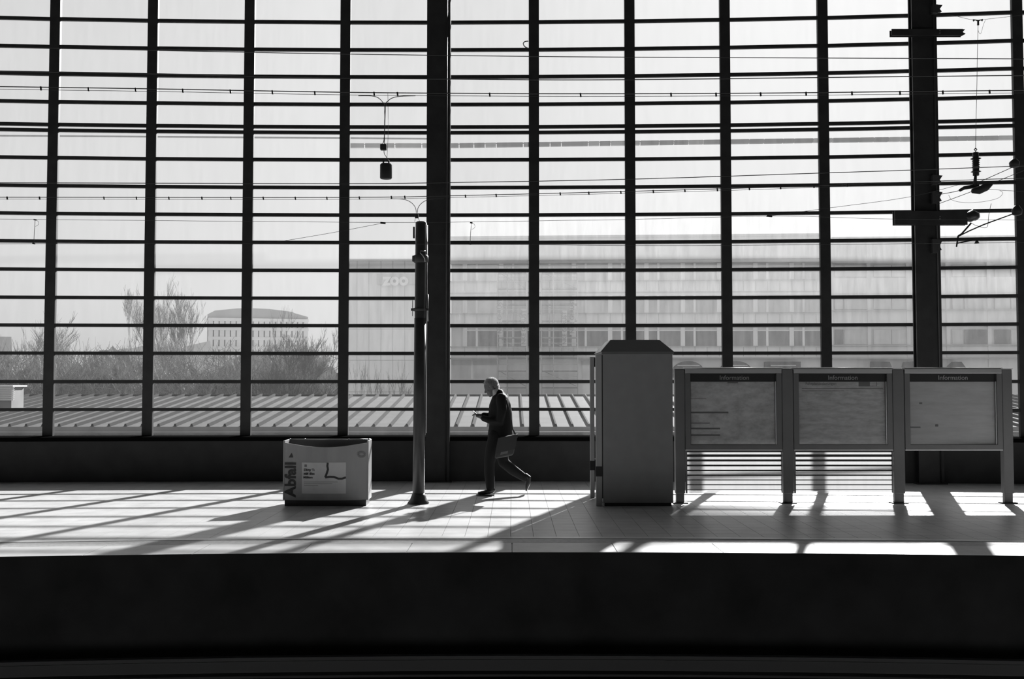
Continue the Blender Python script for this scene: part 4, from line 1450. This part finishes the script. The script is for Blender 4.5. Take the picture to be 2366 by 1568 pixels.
# clad block with the sign, left of the wide column
fz = Facade(790, 84.0, 1040, 84.0)
zb_ = thing('clad_building', fz.pt(900, 905), 'pale panel-clad block with a large sign behind the grey pole', 'building')
fz.box(MB(), 797, 600, 1018, GB, -12.0, -0.06).build('core', M['seam'], zb_)
rows_ = [602, 687, 760, 832, 905, GB]
for r0, r1 in zip(rows_, rows_[1:]):
    for k in range(8):
        x0 = 797 + k * 27.6
        fz.box(MB(), x0 + 0.4, r0 + 0.5, x0 + 27.2, r1 - 0.5, -0.06, 0.0).build('panel', M['cladding'], zb_)
fz.box(MB(), 797, 598, 1018, 602, -0.3, 0.12).build('roof_edge', M['cladding'], zb_)
sg = fz.box(MB(), 872, 633, 1010, 657, 0.02, 0.3).build('sign', M['signplate'], zb_)
me = lettering('zoo', 2.0, M['winframe'], depth=0.1, align='LEFT', bold=0.09)
p = fz.pt(886, 646, 0.42)
xs_ = [v.co.x for v in me.vertices]
facing(me, Vector((p.x, p.y, p.z - 0.02)), 2.1)
link('sign_lettering', me, sg)

# scaffold towers with banners in front of the office block
def scaffold(x0, x1, label, texts):
    t = thing('scaffold_tower', fa.pt((x0 + x1) / 2, 905), label, 'scaffold')
    n3 = Vector((fa.n.x, fa.n.y, 0))
    for xx in (x0, x0 + (x1 - x0) * 0.33, x1):
        for off in (0.5, 1.5):
            a, b = fa.pt(xx, 620) + n3 * off, fa.pt(xx, GB) + n3 * off
            b.x, b.y = a.x, a.y
            MB().tube([a, b], 0.035, 6).build('upright', M['scaf'], t, True)
    for k, yy in enumerate((632, 668, 704, 742, 780, 818, 856, 894)):
        a, b = fa.pt(x0, yy), fa.pt(x1, yy)
        fa.box(MB(), x0, yy, x1, yy + 3.0, 0.5, 1.5).build('deck', M['deck'], t)
        for rr in (14, 24):
            pa, pb = fa.pt(x0, yy - rr) + n3 * 1.52, fa.pt(x1, yy - rr) + n3 * 1.52
            MB().tube([pa, pb], 0.028, 5).build('guard_rail', M['scaf'], t, True)
        if k % 2 == 0 and k < 7:
            pa, pb = fa.pt(x0 + 2, yy) + n3 * 0.9, fa.pt(x1 - 2, yy + 36) + n3 * 0.9
            MB().tube([pa, pb], 0.03, 5).build('ladder', M['scaf'], t, True)
    for (bx, by0, by1) in texts:
        bn = fa.box(MB(), bx - 5.5, by0, bx + 5.5, by1, 1.55, 1.60).build('banner', M['banner'], t, label='narrow upright banner with sideways lettering')
        me = lettering('NKE GERÜST', 0.5, M['ink2'], depth=0.01, bold=0.006)
        p = fa.pt(bx, (by0 + by1) / 2, 1.63)
        p = fa.pt(bx, (by0 + by1) / 2) + n3 * 1.63
        facing(me, p, abs(fa.pt(bx, by0).z - fa.pt(bx, by1).z) * 0.92, math.pi / 2)
        link('banner_lettering', me, bn)
    return t


scaffold(1152, 1218, 'scaffold tower with banners just above the walking person', ((1158, 690, 775), (1212, 716, 800)))
scaffold(1252, 1334, 'scaffold tower with banners between the walking person and the cabinet', ((1322, 690, 775), (1305, 720, 800)))

# ------------------------------------------------------------------ distant blocks on the left
def far_block(name, outline, Y, depth, label, m='farwall', fins=0):
    P = [at(x, y, Y) for x, y in outline]
    x0, x1 = P[0].x, P[-1].x
    t = thing(name, ((x0 + x1) / 2, Y, -5), label, 'building')
    poly = [(x0, -5.0)] + [(p.x, p.z) for p in P] + [(x1, -5.0)]
    MB().prism(poly, 'y', Y, Y + depth).build('walls', M[m], t)
    if fins:
        ztop_ = max(p.z for p in P)
        for k in range(fins):
            f = (k + 0.5) / fins
            px_ = outline[0][0] + (outline[-1][0] - outline[0][0]) * f
            p = at(px_, 748, Y - 0.2)
            MB().box(p.x - 0.35, p.x + 0.35, Y - 0.35, Y + 0.02, -5.0, at(px_, 738, Y).z).build('fin', M['facade2'], t)
        for yy in (739, 760, 782, 804):
            a, b = at(outline[0][0], yy, Y - 0.3), at(outline[-1][0], yy, Y - 0.3)
            MB().box(a.x, b.x, Y - 0.5, Y, a.z - 0.25, a.z + 0.25).build('floor_band', M['facade2'], t)
    t.rotation_euler.z = math.atan((CX - outline[-1][0]) / FPX) + math.radians(4)
    return t


far_block('round_topped_block', [(484, 728), (500, 719), (520, 716.5), (550, 713), (585, 712), (620, 713), (650, 716), (674, 719), (680, 722), (710, 730)], 170, 25, 'large hazy office block with a rounded roofline among the bare trees', fins=18)
far_block('gabled_house', [(280, 806), (310, 804), (355, 791), (372, 803)], 130, 14, 'distant house with a slanting roof left of the large hazy block')
far_block('flat_house', [(372, 802), (425, 804), (428, 800), (484, 786), (486, 830)], 150, 12, 'distant low flat-roofed house next to the large hazy block')
far_block('square_block', [(-60, 777), (-10, 777), (22, 777), (23, 800)], 140, 14, 'distant square block at the left edge behind branches')

# ------------------------------------------------------------------ bare trees
def grow(mbT, mbB, rng, p, d, length, rad, depth, maxd, up):
    n = 3
    rad = max(rad, 0.015)
    pts, rads = [p.copy()], [rad]
    q = p.copy()
    dd = d.copy()
    for i in range(n):
        dd = (dd + Vector((rng.uniform(-1, 1), rng.uniform(-1, 1), rng.uniform(-0.6, 1) * up)) * 0.16).normalized()
        q = q + dd * length / n
        pts.append(q.copy())
        rads.append(rad * (1 - 0.38 * (i + 1) / n))
    (mbT if depth == 0 else mbB).tube(pts, rads, 7 if depth == 0 else (5 if depth < 3 else 3), cap=False)
    if depth >= maxd:
        return
    kids = rng.choice((2, 3, 3)) if depth < 3 else rng.choice((2, 3, 3, 4))
    for k in range(kids):
        f = rng.uniform(0.45, 1.0) if k else 1.0
        i = min(int(f * n), n - 1)
        base = pts[i].lerp(pts[i + 1], f * n - i)
        az = rng.uniform(0, 2 * math.pi)
        side = Vector((math.cos(az), math.sin(az), 0))
        sp = rng.uniform(0.25, 0.7)
        nd = (dd + side * sp + Vector((0, 0, 0.25 * up))).normalized()
        grow(mbT, mbB, rng, base, nd, length * rng.uniform(0.6, 0.82), rads[-1] * rng.uniform(0.6, 0.85), depth + 1, maxd, up)


def bare_tree(px, top, Y, seed, label, stems=1, maxd=6, slim=1.0, base=-5.0, half=50):
    rng = random.Random(seed)
    b = at(px, 900, Y)
    h = at(px, top, Y).z - base
    t = thing('bare_tree', (b.x, Y, base), label, 'tree', 'bare winter trees beyond the roof')
    mbT, mbB = MB(), MB()
    for s in range(stems):
        lean = Vector((rng.uniform(-0.22, 0.22), rng.uniform(-0.2, 0.2), 1)).normalized() if stems > 1 else Vector((rng.uniform(-0.06, 0.06), 0, 1)).normalized()
        grow(mbT, mbB, rng, Vector((b.x + (s - (stems - 1) / 2) * 0.35, Y, base)), lean, h * 0.36, h * 0.017 * slim, 0, maxd, 0.5)
    # scale the crown so that its top meets the wanted height
    zt = max(v.co.z for v in mbB.bm.verts)
    k = h / (zt - base)
    dev = sorted(abs(v.co.x - b.x) for v in mbB.bm.verts)
    kx = (half * Y / FPX) / dev[int(len(dev) * 0.97)]
    for v in mbB.bm.verts:
        g = min(1.0, max(0.0, (v.co.z - base) / (h * 0.3)))
        f = 1 + (kx - 1) * g
        v.co.x = b.x + (v.co.x - b.x) * f
        v.co.y = Y + (v.co.y - Y) * f
    for v in mbT.bm.verts:
        g = min(1.0, max(0.0, (v.co.z - base) / (h * 0.3)))
        f = 1 + (kx - 1) * g
        v.co.x = b.x + (v.co.x - b.x) * f
        v.co.y = Y + (v.co.y - Y) * f
    for mb in (mbT, mbB):
        for v in mb.bm.verts:
            v.co.z = base + (v.co.z - base) * k
    mbT.build('trunk', M['bark'], t, True)
    tag(mbB.build('branches', M['bark'], t), kind='stuff')
    return t


bare_tree(50, 690, 68, 2, 'bare tree with fanned branches at the left edge', stems=3, maxd=6, half=100, slim=1.2)
bare_tree(105, 745, 72, 5, 'low bare tree beside the leftmost mullion', stems=2, maxd=6, half=45)
bare_tree(165, 765, 76, 6, 'small bare tree in the second bay from the left', maxd=6, half=34)
bare_tree(322, 655, 74, 8, 'forked bare tree behind the second mullion from the left', maxd=7, slim=1.4, half=72)
bare_tree(440, 632, 78, 3, 'tallest bare tree, left of the large hazy block', stems=2, maxd=7, slim=1.2, half=105)
bare_tree(610, 700, 74, 21, 'bare tree rising before the middle of the large hazy block', maxd=6, half=70)
bare_tree(672, 768, 62, 22, 'thick low bare tree in front of the right end of the large hazy block', stems=2, maxd=7, slim=1.6, half=90)
bare_tree(742, 742, 66, 24, 'bare tree right of the large hazy block beside a mullion', maxd=6, slim=1.3, half=60)
bare_tree(842, 822, 61, 27, 'small bare tree in front of the clad block, beside a mullion', stems=2, maxd=5, half=45)
bare_tree(915, 828, 61, 29, 'small bare tree in front of the clad block, beside the grey pole', stems=2, maxd=5, half=40)


# tangle of brushwood behind the roof
def brushwood():
    rng = random.Random(77)
    mb = MB()
    # lumpy body
    nx, nz = 90, 10
    x0, x1 = at(-260, 900, 64).x, at(775, 900, 64).x
    grid = []
    for i in range(nx + 1):
        colv = []
        f = i / nx
        X = x0 + (x1 - x0) * f
        topz = 3.0 + 0.5 * math.sin(f * 17) + 0.35 * math.sin(f * 41 + 1) + rng.uniform(-0.2, 0.2)
        for j in range(nz + 1):
            g = j / nz
            Y = 64 + 2.2 * math.sin(g * math.pi / 2) + rng.uniform(-0.45, 0.45)
            colv.append(mb.bm.verts.new((X, Y, -5 + (topz + 5) * g)))
        grid.append(colv)
    for a, b in zip(grid, grid[1:]):
        for j in range(nz):
            mb.bm.faces.new((a[j], b[j], b[j + 1], a[j + 1]))
    # twigs standing out of it
    for k in range(5200):
        X = rng.uniform(x0, x1)
        z = rng.uniform(-0.5, 3.2)
        Y = 63.6 + rng.uniform(-1.2, 1.4)
        p = Vector((X, Y, z))
        d = Vector((rng.uniform(-0.8, 0.8), rng.uniform(-0.3, 0.3), rng.uniform(0.1, 1))).normalized()
        ln = rng.uniform(0.5, 1.5)
        q = p + d * ln * 0.5
        r = q + (d + Vector((rng.uniform(-0.5, 0.5), 0, rng.uniform(-0.2, 0.5)))).normalized() * ln * 0.5
        mb.tube([p, q, r], [0.022, 0.015, 0.008], 3, cap=False)
    return mb


o = brushwood().build('brushwood', M['brush'])
tag(o, 'dense grey brushwood along the back of the ribbed roof', 'brushwood', None, 'stuff')

# grey cable and segmented cable duct high up outside
fc = thing('feeder_cable', at(400, 315, 24), 'thick grey cable strung outside the left bays of the glass wall', 'cable')
MB().tube(poly_at([(-500, 311), (0, 313.5), (400, 316), (790, 319), (1000, 320.5)], 24), 0.022, 8).build('strand', M['farwall'], fc, True)
M['duct'] = mat('duct_grey', 0.30, 0.8)
M['duct2'] = mat('duct_pale', 0.55, 0.8)
DY = 24.0
cd_ = thing('cable_duct', at(1500, 331, DY), 'grey segmented cable duct strung outside across the middle and right bays', 'cable duct')


def duct_y(px):
    return 336.5 - (px - 1045) * 18.5 / 1321 if px > 1045 else 336.5


rng = random.Random(5)
px = 800
while px < 2800:
    w_ = rng.choice((26, 34, 44, 62))
    a, b = at(px, duct_y(px), DY), at(px + w_ - 2, duct_y(px + w_ - 2), DY)
    h = 0.047
    MB().hexa([(a.x, DY - 0.05, a.z - h), (b.x, DY - 0.05, b.z - h), (b.x, DY + 0.05, b.z - h), (a.x, DY + 0.05, a.z - h),
               (a.x, DY - 0.05, a.z + h), (b.x, DY - 0.05, b.z + h), (b.x, DY + 0.05, b.z + h), (a.x, DY + 0.05, a.z + h)]).build('segment', M['duct'] if px > 1000 and rng.random() < 0.7 else M['duct2'], cd_)
    px += w_
MB().tube([at(790, duct_y(790) - 3.5, DY), at(1045, duct_y(1045) - 3.5, DY), at(2800, duct_y(2800) - 3.5, DY)], 0.012, 6).build('carrying_wire', M['duct'], cd_)
